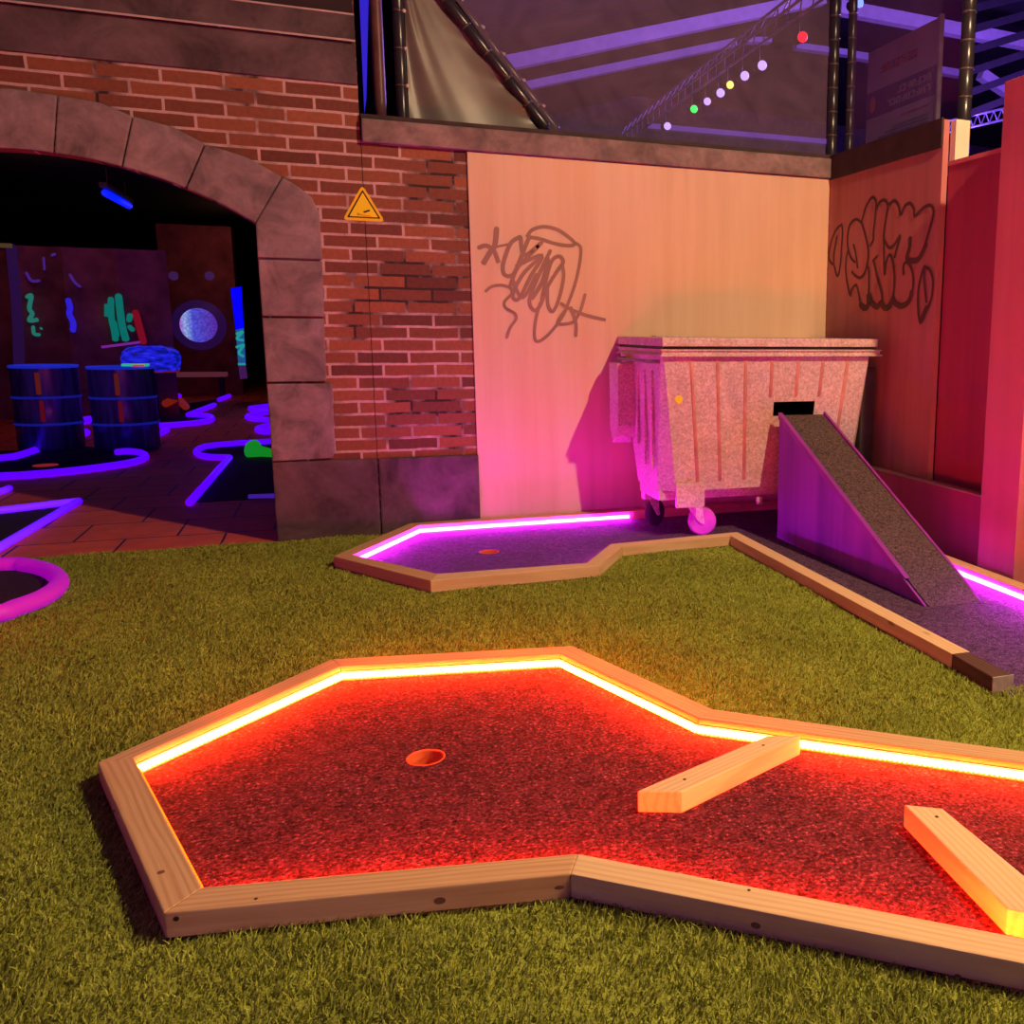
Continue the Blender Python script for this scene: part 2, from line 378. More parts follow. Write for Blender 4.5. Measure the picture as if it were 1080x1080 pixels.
def strip(pts, z, m_led, m_tape, parent, pitch=.016, into=1):
    P = [Vector(p[:2]) for p in pts]
    tape = bmesh.new(); led = bmesh.new()
    inner = offset_path(P, .004); inner2 = offset_path(P, .010)
    for i in range(len(P)-1):
        add_prism(tape, [P[i], P[i+1], inner[i+1], inner[i]], z-.014, z+.014)
        add_prism(led, [inner[i], inner[i+1], inner2[i+1], inner2[i]], z-.009, z+.009)
        a, b = inner2[i], inner2[i+1]; L = (b-a).length; dd = (b-a)/L; nn = Vector((dd.y,-dd.x)); k = int(L/pitch)
        for j in range(k):
            c = a+dd*(j+.5)*L/k
            add_prism(led, [c-dd*.004, c+dd*.004, c+dd*.004+nn*.003, c-dd*.004+nn*.003], z-.012, z+.012)
    s = from_bm('light_strip', led, m_led, parent); from_bm('strip_tape', tape, m_tape, s); return s
def cup(c, parent, rad=.058, z=.012):
    t = lathe('cup', [(rad+.004,z-.001),(rad+.004,z+.001),(rad,z+.0015),(rad-.002,z-.004),(rad-.002,z-.095),(.0,z-.095)], (c.x,c.y,0), M_CUP, parent, 36)
    t['label'] = 'orange-red hole cup'; return t
WD = .09
LED_O = glow('orange_led', (1.0,.034,.0038), 360)
LED_OD = glow('dim_orange_led', (1.0,.10,.0), 5)
LED_M2 = glow('dim_magenta_led', (.85,.005,1.0), 26)
LED_M = glow('magenta_led', (.80,.012,1.0), 175)
M_TAPE = plain('strip_tape', (.8,.7,.6), .5)

lane = empty('minigolf_lane', (.6,2.8,0), 'wide red-glowing golf lane in the foreground, wooden border with an orange light strip', 'golf lane')
bi = offset_path(big_out, WD); ni_rev = offset_path(big_near[::-1], WD)   # inner edges
ni = ni_rev[::-1]
# left board joins the two runs
inA = Vector(gz(141,799,T)[:2]); inB = Vector(gz(213.5,935.5,T)[:2])
bi[0] = inA; ni[0] = inB
for i in range(4): board('border_board', big_out[i], big_out[i+1], bi[i], bi[i+1], 0, T, W_LIGHT, lane)
board('border_board', n0, big_out[0], inB, inA, 0, T, W_LIGHT, lane)
board('border_board', big_near[1], big_near[0], ni[1], ni[0], 0, T, W_LIGHT, lane)
board('border_board', big_near[2], big_near[1], ni[2], ni[1], 0, T, W_LIGHT2, lane)
flat_fill('felt', [Vector(p[:2]) for p in big_out]+[Vector(p[:2]) for p in big_near[::-1]], [circ(cupA,.058)], .001, .012, M_FELT, lane)
cup(cupA, lane)
strip(bi, .036, LED_O, M_TAPE, lane)
strip([ni[2], ni[1], ni[0]], .036, LED_O, M_TAPE, lane)
strip([ni[0], bi[0]], .028, LED_OD, W_LIGHT, lane)

def on_face(x, y, p, q, out=.0015):     # point of the vertical face through p-q seen at (x, y)
    d = (Vector(q[:2])-Vector(p[:2])).normalized(); n = Vector((d.y, -d.x)); ry = ray(x, y)
    t = n.dot(Vector(p[:2]))/(n.x*ry[0]+n.y*ry[1]); P = Vector((ry[0]*t, ry[1]*t, H+ry[2]*t)); N = Vector((n.x, n.y, 0))
    return P, N
def dot(name, P, N, r0, mat, parent, st=1.0):
    N = N.normalized(); u = N.orthogonal() if abs(N.z) > .9 else Vector((0,0,1)).cross(N); u.normalize(); v = N.cross(u)
    bm = bmesh.new(); a = [bm.verts.new(P-N*.001+u*cos(2*pi*k/14)*r0*st+v*sin(2*pi*k/14)*r0) for k in range(14)]
    b = [bm.verts.new(w_.co+N*.002) for w_ in a]; bm.faces.new(b)
    for k in range(14): bm.faces.new((a[k],a[(k+1)%14],b[(k+1)%14],b[k]))
    return from_bm(name, bm, mat, parent)
M_SCREW = plain('screw', (.05,.035,.03), .5, .4); M_KN = plain('wood_knot', (.22,.10,.05), .7); 
nb_ = [o for o in bpy.data.objects if o.parent == lane and o.name.startswith('border_board')]
near_r, near_l = nb_[-1], nb_[-2]
for x_, y_, r_, m_, st_ in ((797,976,.008,M_KN,1.5),(651,956,.004,M_SCREW,1),(1010,1030,.006,M_KN,1.3)):
    P, N = on_face(x_, y_, n1, n2); N = N if N.y < 0 else -N; dot('knot' if m_ is M_KN else 'screw', P, N, r_, m_, near_r, st_)
for x_, y_, r_, m_, st_ in ((186,969,.006,M_SCREW,1),(464,950,.009,M_KN,1.5),(590,936,.005,M_KN,2.4)):
    P, N = on_face(x_, y_, n0, n1); N = N if N.y < 0 else -N; dot('knot' if m_ is M_KN else 'screw', P, N, r_, m_, near_l, st_)
for i_, (x_, y_) in enumerate([(120,855),(170,920),(270,948),(500,908),(790,939),(1000,965)]):
    dot('knot' if i_ in (1,3) else 'screw', gz(x_, y_, T), Vector((0,0,1)), .004 if i_ not in (1,3) else .008, M_SCREW if i_ not in (1,3) else M_KN, near_l if i_ < 4 else near_r, 1)
for i_, (a_, b_) in enumerate(((0,1),(1,2),(2,3),(3,4))):
    for f_ in ((.5,) if i_ == 0 else (.25,.75)):
        if i_ == 3 and f_ > .5: continue
        pm = Vector(big_out[a_][:2]).lerp(Vector(big_out[b_][:2]), f_ if i_ < 3 else .1)
        point('added_spill', (pm.x, pm.y, .26), 3.2 if i_ in (1,2) else 1.2, (1.0,.075,.004), .03)  # added unseen lamps imitating the orange glow around the strip

lane2 = empty('minigolf_lane', (2,5.4,0), 'magenta-lit golf lane beside the steel bin, pale pine border, hole near its left end', 'golf lane')
si = offset_path(small_out, WD)
sn_rev = offset_path(small_near[::-1], WD); sn = sn_rev[::-1]
c1i = Vector(gz(462,605,T)[:2]); si[0] = c1i; sn[0] = c1i
for i in range(5): board('border_board', small_out[i], small_out[i+1], si[i], si[i+1], 0, T, W_LIGHT, lane2)
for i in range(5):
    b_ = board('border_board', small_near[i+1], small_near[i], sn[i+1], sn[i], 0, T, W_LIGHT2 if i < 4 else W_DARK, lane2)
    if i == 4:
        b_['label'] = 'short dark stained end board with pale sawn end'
        a, b = Vector((2.335,2.86)), Vector((2.425,2.86))
        prism('sawn_end', [(2.337,2.853),(2.437,2.853),(2.437,2.859),(2.337,2.859)], .003, T-.002, plain('sawn_wood', (.62,.47,.36), .8, var=.2, scale=40), b_)
flat_fill('felt', [Vector(p[:2]) for p in small_out[:-1]]+[Vector((3.40,2.83)), Vector((2.36,2.80))]+[Vector(p[:2]) for p in small_near[-2:0:-1]], [circ(cupB,.058)], .001, .012, M_FELT2, lane2)
cup(cupB, lane2)
strip([si[1]+Vector((.03,.05)), si[2], si[3], Vector((2.0,si[3].y))], .036, LED_M, M_TAPE, lane2)
strip([sn[3],sn[2],sn[1],sn[0],si[1]], .036, LED_M2, M_TAPE, lane2)
strip([Vector((si[4].x,4.62)), Vector((si[5].x,2.95))], .036, LED_M, M_TAPE, lane2)

def beam(pts, label, screws):
    P = [Vector(p[:2]) for p in pts]
    o = board('wooden_obstacle', P[0], P[1], P[3], P[2], .012, .080, W_LIGHT2, None); tag(o, label, 'wooden beam', 'wooden obstacle beams on the red lane')
    for x_, y_ in screws: dot('screw', gz(x_, y_, .08), Vector((0,0,1)), .005, M_SCREW, o)
    return o
beam([gz(672.6,833.9,.08), gz(809.5,775.8,.08), gz(844,796,.012), gz(719,835,.08)], 'pine beam on the red lane touching the glowing light strip, left of the two', [(722,822),(805,786)])
beam([Vector((1.442,2.108)), Vector((1.392,1.60)), Vector((1.515,1.49)), Vector((1.530,2.05))], 'pine beam on the red lane cut by the right edge, right of the two', [(988,861.5)])

# ------------------------------------------------------------------ brick wall with arch
ax, az, aR = -1.60, .12, 2.27       # arch circle
jx = -.39; spring = az+sqrt(aR**2-(jx-ax)**2)
arc = [(ax+aR*sin(t), az+aR*cos(t)) for t in [(-1+2*k/28)*asin((jx-ax)/aR) for k in range(29)]]
jl = 2*ax-jx
wl = [(-5.5,0),(jl,0)]+[(jl,spring)]+arc[1:-1]+[(jx,spring),(jx,0),(.258,0),(.258,4.3),(-5.5,4.3)]
bm = bmesh.new(); add_prism(bm, wl, YB, YB+.10, 0, 'y'); bmesh.ops.triangulate(bm, faces=[f for f in bm.faces if len(f.verts) > 4])
struct(from_bm('wall_left', bm, M_BRICK))
struct(box('wall_back', .262, XR+.02, YB, YB+.10, 0, 2.60, M_BRICK))
# cornice mouldings
def cornice(z0, z1, d, name, label):
    o = box(name, -5.5, .256, YB-d, YB-.001, z0, z1, M_STONED, None, .006); return struct(o)
cornice(2.925,3.178,.02,'trim_1','')
cornice(3.186,3.335,.05,'trim_2','')
struct(box('trim_3', -5.5, .256, YB-.056, YB-.0505, 3.172, 3.184, M_EDGE))
struct(box('trim_4', -5.5, .256, YB-.056, YB-.0505, 3.328, 3.338, M_EDGE))
struct(box('trim_5', -5.5, .250, YB-.04, YB-.001, 3.345, 4.3, plain('upper_dark', (.03,.015,.017), .8)))
# ledge over the panels
led_t = struct(box('trim_6', .266, XR, YB-.055, YB+.12, 2.575, 2.722, M_LEDGE, None, .016))
struct(box('trim_7', .266, XR+.28, YB-.03, YB+.14, 2.7225, 2.752, M_BAND))
# stone arch
arch = empty('stone_arch', (jx,YB,0), 'grey painted stone arch around the dark doorway in the brick wall', 'arch')
def stone(pts, parent, m=M_STONE, d=.03, bev=.010):
    c = Vector((sum(p[0] for p in pts)/len(pts), sum(p[1] for p in pts)/len(pts)))
    pts = [c+(Vector(p)-c)*(1-.004/max((Vector(p)-c).length,.05)) for p in pts]
    return prism('stone', pts, YB-d, YB-.001, m, parent, bev, 'y')
def arc_pts(x0, x1, n=5):
    return [(x, az+sqrt(aR**2-(x-ax)**2)) for x in [x0+(x1-x0)*k/n for k in range(n+1)]]
joints_in = [-1.419,-1.083,-.757,-.386]; joints_out = [(-1.37,2.708),(-1.003,2.626),(-.632,2.499),(-.215,2.332)]
for sgn in (1,-1):
    def mx(p): return (p[0] if sgn == 1 else 2*ax-p[0], p[1])
    for i in range(3):
        a = arc_pts(joints_in[i], joints_in[i+1]); o0, o1 = joints_out[i], joints_out[i+1]
        bulge = ((o0[0]+o1[0])/2+.02, (o0[1]+o1[1])/2+.022)
        stone([mx(p) for p in a+[o1, bulge, o0]], arch)
    stone([mx(p) for p in [(jx,spring),(-.215,2.332),(-.13,2.285),(-.05,2.22),(-.008,2.12),(-.010,1.83),(jx,1.83)]], arch)
    stone([mx(p) for p in [(jx,1.825),(-.012,1.825),(-.018,1.468),(jx,1.468)]], arch)
    stone([mx(p) for p in [(jx,1.462),(-.022,1.462),(-.028,1.05),(jx,1.05)]], arch)
    stone([mx(p) for p in [(jx,1.044),(.004,1.044),(.0,.60),(-.02,.54),(jx,.535)]], arch, d=.04)
stone(arc_pts(2*ax+1.419, -1.419)+[(-1.37,2.708),(-1.6,2.725),(2*ax+1.37,2.708)], arch)
pl = empty('stone_plinth', (.3,YB,0), 'long dark stone block plinth under the brick wall beside the arch', 'plinth')
box('stone', jx, .258, YB-.035, YB-.001, 0, .530, M_STONED, pl, .012); box('stone', .264, .930, YB-.035, YB-.001, 0, .530, M_STONED, pl, .012)
pl2 = box('stone_plinth', -4.6, jl, YB-.035, YB-.001, 0, .530, M_STONED, None, .012); tag(pl2, 'stone block plinth left of the arch doorway', 'plinth')

# ------------------------------------------------------------------ painted panels and graffiti
def ribbon(name, strokes, conv, nrm, mat, parent):
    vs, fs = [], []
    for q_, (pts, wd) in enumerate(strokes):
        c = [conv(p) for p in pts]; c = crom(c, 5); nrm = Vector(nrm); m = len(c); L = []
        for i in range(m):
            dd = (c[min(i+1,m-1)]-c[max(i-1,0)]).normalized(); L.append(nrm.cross(dd).normalized()*wd/2)
        b = len(vs)
        c = [p+nrm*(q_*.0002) for p in c]
        for i in range(m): vs += [c[i]-L[i], c[i]+L[i]]
        for i in range(m-1): fs.append((b+2*i, b+2*i+1, b+2*i+3, b+2*i+2))
        for i in range(0, m, 2):
            b = len(vs); d1 = L[i]; d2 = nrm.cross(d1)
            vs += [c[i]+nrm*(.000015*(i//2+1))+d1*cos(2*pi*k/12)+d2*sin(2*pi*k/12) for k in range(12)]; fs.append(tuple(range(b, b+12)))
    return mesh(name, vs, fs, mat, parent)
pp = box('wall_panel', .925, XR-.001, YB-.018, YB-.0005, .0, 2.572, M_PEACH, None, .002)
tag(pp, 'large peach wall panel with a scribbled brown tag, behind the steel bin', 'wall panel')
def g1(p): return gy(480+p[0]/4.909, 200+p[1]/4.909, YB-.021)
S1 = [([(215,205),(205,290),(180,325),(145,385)],.036), ([(125,300),(160,290),(200,315),(225,378)],.03), ([(205,298),(290,280)],.015),
 ([(335,245),(290,275),(262,340),(247,400),(258,442),(300,440),(335,370),(365,290),(385,245)],.028),
 ([(375,240),(400,208),(460,192),(530,207),(590,247),(620,280),(590,290),(520,280),(440,255),(380,245)],.024),
 ([(620,275),(648,295),(650,340),(640,410),(618,500),(585,590),(560,650),(510,720),(460,770),(422,785),(410,740),(420,660),(440,590)],.022),
 ([(340,250),(350,330),(380,330),(450,272),(380,345),(320,410),(285,500)],.026),
 ([(320,395),(450,340),(390,450),(330,565),(298,545),(350,440),(430,360)],.026),
 ([(300,470),(350,560),(420,440)],.024),
 ([(492,318),(430,450),(385,570),(408,625),(440,600),(480,500),(530,420),(560,375),(540,345),(500,370),(470,470),(450,570)],.026),
 ([(555,390),(562,450),(545,540),(520,610),(500,630),(480,590),(478,500)],.024), ([(480,360),(455,470),(400,560)],.03),
 ([(160,525),(190,502),(240,495),(288,510),(292,540),(256,580),(262,612),(308,640),(315,670),(285,715),(268,765)],.02),
 ([(550,590),(600,620),(680,650),(780,675)],.022), ([(672,545),(655,610),(630,662),(600,690),(530,690),(580,612)],.022), ([(600,612),(625,690),(625,755)],.024)]
ribbon('graffiti_tag', S1, g1, (0,-1,0), M_PAINT, pp)
wr = struct(box('wall_right', XR+.078, XR+.10, 4.2, YB+.1, 0, 2.40, M_BLACK))
gp = box('wall_panel', XR, XR+.043, 5.28, YB-.02, 0, 2.733, M_RUST, None, .002)
tag(gp, 'rust-red right wall panel with bubble-letter graffiti', 'wall panel')
def g2(p): return gx(860+p[0]/7.2, 200+p[1]/7.2, XR-.003)
S2 = [([(200,265),(160,300),(125,380),(105,470),(105,530),(135,565),(140,480),(165,350)],.022), ([(200,265),(205,330),(195,480),(185,600),(165,655),(140,570)],.022),
 ([(350,250),(310,225),(265,260),(245,340),(245,430),(265,510),(300,550)],.022), ([(290,420),(305,480),(320,590)],.022),
 ([(350,250),(375,330),(400,450),(398,540),(375,630),(340,670),(300,650),(275,620)],.024),
 ([(245,470),(230,560),(235,670),(262,800),(275,760),(310,725),(330,800),(345,880),(375,900),(398,870),(405,760),(405,620),(390,570)],.022),
 ([(350,250),(385,130),(430,60),(460,90),(455,200),(440,330),(440,380),(415,430)],.022),
 ([(460,150),(490,95),(525,80),(550,120),(540,200),(520,330),(520,450),(525,640),(535,560),(565,495),(590,560),(600,680),(590,800),(555,880)],.024),
 ([(550,120),(600,85),(630,120),(650,190),(680,125),(720,105),(750,150),(755,200),(820,140),(875,120),(898,170),(870,290),(830,430)],.024),
 ([(840,420),(790,520),(740,540),(695,525),(715,440),(720,365)],.04), ([(520,380),(560,440),(600,420),(645,350),(625,430),(600,520)],.026),
 ([(470,505),(435,545)],.02), ([(445,540),(470,660),(505,800),(500,870)],.024), ([(670,640),(672,575),(700,550),(735,610),(745,720),(720,830)],.024),
 ([(345,875),(372,900),(398,880),(403,800)],.045), ([(412,810),(430,860),(470,890),(500,860),(530,900),(575,870),(590,830)],.045), ([(595,850),(650,885),(710,850),(735,770)],.042),
 ([(830,585),(870,610),(895,690),(885,820),(840,930),(800,1010),(782,900),(785,760),(810,640),(830,585)],.024), ([(830,600),(830,700),(845,850)],.022), ([(845,900),(800,1005)],.04)]
ribbon('graffiti_letters', S2, g2, (-1,0,0), M_PAINT2, gp)
box('top_band', XR-.012, XR-.0005, 5.285, YB-.03, 2.563, 2.745, M_BAND, gp, .003)
rp = box('wall_panel', XR+.048, XR+.075, 4.2, 5.276, 0, 2.452, M_RED, None, .002); tag(rp, 'dark red recessed panel between the graffiti panel and the column', 'wall panel')
box('top_edge', XR+.040, XR+.09, 4.2, 5.272, 2.452, 2.478, M_COLM, rp)
nb = box('post_cap', XR+.046, XR+.15, 5.215, 5.272, 2.479, 2.725, M_CREAM, None, .002); tag(nb, 'cream wooden block above the red panel', 'wood block')
colm = box('square_column', 3.452, 3.96, 4.10, 4.42, 0, 2.74, M_COLM, None, .004); tag(colm, 'tall pink-red square column at the right edge', 'column')
pk = box('wall_plinth', 3.56, XR-.001, 4.425, 6.75, 0, .44, M_RED, None, .003); box('top_edge', 3.555, 3.60, 4.425, 6.74, .4405, .449, plain('pale_edge', (.45,.36,.22), .7), pk)  # thin paler strip along the top edge of the plinth
tag(pk, 'low red boxed plinth along the right wall behind the ramp', 'plinth')
# ------------------------------------------------------------------ warning sign
sg = empty('warning_sign', (.254,YB-.02,2.16), 'yellow triangular trip warning sign on the brick wall', 'sign')
def tri(name, cx, cz, s, y0, y1, mat, parent, rnd=0, hole=None):
    base_ = [(0, s*1.1547*.5+0), (-s/2, -s*.2887), (s/2, -s*.2887)]
    out = []
    for i, p in enumerate(base_):
        p = Vector(p); a = Vector(base_[i-1]); b = Vector(base_[(i+1)%3])
        if rnd:
            for t in (0,.5,1):
                q0 = p+(a-p).normalized()*rnd; q1 = p+(b-p).normalized()*rnd
                out.append((1-t)**2*q0+2*t*(1-t)*p+t*t*q1)
        else: out.append(p)
    return prism(name, [(cx+p.x, cz+p.y) for p in out], y0, y1, mat, parent, 0, 'y')
s0 = (.254, 2.165)
tri('plate', *s0, .262, YB-.006, YB-.0005, M_YEL, sg, .028)
tri('black_border', s0[0], s0[1]+.002, .205, YB-.0075, YB-.0061, M_INK, sg, .006)
tri('face', s0[0], s0[1]+.001, .176, YB-.009, YB-.0076, M_YEL2, sg, .004)
prism('black_mark', [(.252,2.142),(.258,2.139),(.293,2.153),(.294,2.160),(.287,2.161),(.253,2.148)], YB-.0105, YB-.0091, M_INK, sg, 0, 'y')
prism('faint_mark', [(.213,2.122),(.236,2.124),(.300,2.118),(.300,2.122),(.238,2.130),(.214,2.140)], YB-.0103, YB-.0091, plain('faded_ink', (.72,.38,.01), .6, var=.1), sg, 0, 'y')

# ------------------------------------------------------------------ steel bin
bn = empty('waste_container', (2.7,6.2,0), 'large galvanised steel waste bin with ribbed front in the corner behind the ramp', 'dumpster')
TZ, BZ = 1.262, .345
def sec(x0, x1, y0, y1, c): return [(x0+c,y0),(x1-c,y0),(x1,y0+c),(x1,y1),(x0,y1),(x0,y0+c)]
def fpt(u, v, off=0):   # front face point
    return Vector(((1.972+(2.085-1.972)*(1-v))*(1-u)+(3.49-(3.49-3.385)*(1-v))*u, 5.775+.075*(1-v)-off, BZ+(TZ-BZ)*v))
bm = bmesh.new()
tp = [bm.verts.new((p[0],p[1],TZ)) for p in [(1.972,5.775),(3.49,5.775),(3.502,5.79),(3.502,6.72),(1.962,6.72),(1.962,5.79)]]
bt = [bm.verts.new((p[0],p[1],BZ)) for p in [(2.085,5.85),(3.385,5.85),(3.47,5.96),(3.47,6.38),(1.99,6.38),(1.99,5.96)]]
for i in range(1,6): bm.faces.new((tp[i], tp[(i+1)%6], bt[(i+1)%6], bt[i]))
bm.faces.new(bt)
# front with a real opening
hx0, hx1 = .527, .745; hv0, hv1 = .535, .64
us = [0,hx0,hx1,1]; vs_ = [0,hv0,hv1,1]; G = {}
for i, uu in enumerate(us):
    for j, vv in enumerate(vs_):
        if (i,j) == (0,0): G[i,j] = bt[0]
        elif (i,j) == (3,0): G[i,j] = bt[1]
        elif (i,j) == (0,3): G[i,j] = tp[0]
        elif (i,j) == (3,3): G[i,j] = tp[1]
        else: G[i,j] = bm.verts.new(fpt(uu,vv))
for i in range(3):
    for j in range(3):
        if (i,j) != (1,1): bm.faces.new((G[i,j],G[i+1,j],G[i+1,j+1],G[i,j+1]))
from_bm('bin_body', bm, M_GALV, bn)
bm = bmesh.new()   # chute behind the opening
q = [fpt(hx0,hv0),fpt(hx1,hv0),fpt(hx1,hv1),fpt(hx0,hv1)]; a = [bm.verts.new(p) for p in q]; b = [bm.verts.new(p+Vector((0,.3,.0))) for p in q]
for i in range(4): bm.faces.new((a[i],a[(i+1)%4],b[(i+1)%4],b[i]))
bm.faces.new(b); from_bm('chute', bm, M_BLACK, bn)
for xb in (728,756,786,814,842,868,894):
    uu = (gy(xb,400,5.78).x-1.972)/1.518
    v0 = .06 if uu < .5 else (.67 if hx0-.02 < uu < hx1+.02 else .06)
    bm = bmesh.new(); 
    def rp_(v, w_, h_): p = fpt(uu, v); return p+Vector((w_,-h_,0))
    prof = [(-.013,-.001),(-.008,.012),(.008,.012),(.013,-.001)]
    rows = [[bm.verts.new(rp_(v,w_,h_ if 0 < k < len(vl)-1 else -.001)) for w_, h_ in prof] for vl in [[v0,v0+.02,.93,.95]] for k, v in enumerate(vl)]
    for r0, r1 in zip(rows, rows[1:]):
        for k in range(3): bm.faces.new((r0[k],r0[k+1],r1[k+1],r1[k]))
    from_bm('rib', bm, M_RIB, bn, True)
# end ribs
for y_ in (5.98,6.14,6.30,6.46): box('rib', 1.955, 1.972, y_-.012, y_+.012, .50 if y_ < 6.3 else .62, 1.14, M_GALV, bn, .004)
bm = bmesh.new(); add_box(bm, 1.945, 3.568, 5.735, 6.755, 1.240, 1.252); add_box(bm, 1.955, 3.558, 5.747, 6.75, 1.252, 1.275); add_box(bm, 1.945, 3.568, 5.735, 6.755, 1.275, 1.284)
from_bm('rim', bm, M_GALV, bn)
lid = box('lid', 1.955, 3.535, 5.742, 6.756, 1.303, 1.357, M_GALV, bn, .004)
box('lid_gap', 1.97, 3.52, 5.765, 6.745, 1.284, 1.303, M_DARKM, lid)  # dark fill standing for the shade in the gap under the lid
box('lid_hinge', 2.2, 2.5, 6.60, 6.72, 1.357, 1.366, M_GALV, lid, .002)
tube('handle', [(1.972,5.83,1.205),(1.905,5.84,1.205),(1.895,6.05,1.205),(1.895,6.35,1.205),(1.905,6.58,1.205),(1.972,6.60,1.205)], .012, M_MIDM, bn)
for sx in (0,1):
    X0, X1 = (1.85,1.985) if sx == 0 else (3.475,3.60)
    prism('lifting_plate', [(6.40,1.175),(6.62,1.175),(6.62,.72),(6.55,.60),(6.44,.66),(6.40,.74)], X0, X1, M_GALV if sx == 0 else M_DARKM, bn, .006, 'x')  # shade on the right-hand plate is put into its dark material
box('side_bracket', 3.49, 3.60, 5.86, 6.05, .42, 1.16, M_DARKM, bn, .01)  # side arm in shadow, the shade painted by a dark material
# under frame, feet, castors
bm = bmesh.new(); add_box(bm, 2.06, 3.42, 5.93, 5.98, .275, .35, .004); add_box(bm, 1.995, 2.07, 5.93, 6.36, .275, .35, .004); add_box(bm, 3.40, 3.46, 5.93, 6.36, .275, .35, .004); add_box(bm, 2.06, 3.42, 6.30, 6.36, .275, .35, .004)
from_bm('base_frame', bm, M_GALV, bn)
box('foot_plate', 2.085, 2.285, 5.832, 5.862, .235, .40, M_GALV, bn, .004); box('foot_plate', 3.18, 3.38, 5.832, 5.862, .235, .40, M_GALV, bn, .004)
lathe('drain_plug', [(0,-.03),(.022,-.03),(.024,.0),(.018,.02),(0,.02)], (2.70,5.85,.255), M_GALV, bn, 12)
def castor(x, y, ang, parent, mw):
    r, wz = .098, .111
    d = Vector((cos(ang), sin(ang), 0)); ax_ = Vector((-d.y, d.x, 0)); bm = bmesh.new()
    prof = [(.03,-.022),(r-.012,-.024),(r,-.014),(r,.014),(r-.012,.024),(.03,.022)]
    rings = [[bm.verts.new(Vector((x,y,wz))+ax_*h_+(d*cos(2*pi*k/28)+Vector((0,0,1))*sin(2*pi*k/28))*r_) for k in range(28)] for r_, h_ in prof]
    for a, b in zip(rings, rings[1:]):
        for k in range(28): bm.faces.new((a[k],a[(k+1)%28],b[(k+1)%28],b[k]))
    bm.faces.new(rings[0]); bm.faces.new(rings[-1])
    wh = from_bm('castor_wheel', bm, mw, parent)
    bm = bmesh.new()
    for s_ in (-1,1):
        o_ = Vector((x,y,0))+ax_*s_*.033
        f = [o_+d*t_+Vector((0,0,z_)) for t_, z_ in ((-.015,.10),(.015,.095),(.0,.225),(-.10,.225),(-.085,.19))]
        t0 = [bm.verts.new(p-ax_*.002) for p in f]; t1 = [bm.verts.new(p+ax_*.002) for p in f]
        bm.faces.new(t0[::-1]); bm.faces.new(t1)
        for k in range(5): bm.faces.new((t0[k],t0[(k+1)%5],t1[(k+1)%5],t1[k]))
    add_tube(bm, [Vector((x,y,wz))-ax_*.04, Vector((x,y,wz))+ax_*.04], .012, 10)
    cx_ = Vector((x,y,0))-d*.05
    add_box(bm, cx_.x-.055, cx_.x+.055, cx_.y-.045, cx_.y+.045, .222, .272, .004)
    from_bm('castor_fork', bm, M_GALV, wh)
castor(2.315, 5.96, radians(-15), bn, M_WHEEL); castor(2.10, 6.34, radians(35), bn, M_RUBBER); castor(3.27, 5.98, radians(-10), bn, M_WHEEL); castor(3.30, 6.34, radians(20), bn, M_RUBBER)
p = gy(711,421,5.80)
bm = bmesh.new(); vv = (p.z-BZ)/(TZ-BZ); c0 = fpt((p.x-1.972)/1.53, vv, .002)
vs3 = [c0+Vector((.026*cos(t), 0, .026*sin(t))) for t in [radians(-60+300*k/18) for k in range(19)]]+[c0+Vector((0,0,-.036))]
bm.faces.new([bm.verts.new(v) for v in vs3]); o = from_bm('yellow_sticker', bm, M_YEL2, bn); o['label'] = 'round yellow sticker'

# ------------------------------------------------------------------ ramp
rm = empty('golf_ramp', (2.94,4.8,0), 'steep felt-covered wooden ramp leading up to the opening in the steel bin', 'ramp')
def rz(y): return (y-3.93)*(.842/(5.71-3.93))
prism('side_panel', [(3.95,.0125),(5.70,.0125),(5.70,.838),(4.27,.165),(4.23,rz(4.23)-.002)], 2.768, 2.786, M_SIDE, rm, .001, 'x')
prism('side_panel', [(3.95,.0125),(5.70,.0125),(5.70,.838),(4.27,.165),(4.23,rz(4.23)-.002)], 3.104, 3.122, M_SIDE, rm, .001, 'x')
prism('ramp_deck', [(3.93,.0125),(3.95,.0125),(5.72,rz(5.72)-.03),(5.72,rz(5.72))], 2.786, 3.104, M_FELTR, rm, 0, 'x')
prism('side_rim', [(4.16,rz(4.16)-.005),(4.19,rz(4.19)-.02),(5.715,rz(5.715)-.02),(5.715,rz(5.715)+.022),(4.13,rz(4.13)+.022)], 2.765, 2.795, M_RIM, rm, .002, 'x')
prism('side_rim', [(3.99,rz(3.99)),(4.19,rz(4.19)-.02),(5.715,rz(5.715)-.02),(5.715,rz(5.715)+.022),(4.0,rz(4.0)+.012)], 3.106, 3.124, M_RIM, rm, .002, 'x')
prism('rim_end_strip', [(3.935,.0125),(4.0,.0125),(4.16,rz(4.16)-.03),(4.15,rz(4.15)+.010),(3.94,rz(3.94)+.012)], 2.762, 2.7675, M_RIM, rm, .001, 'x')

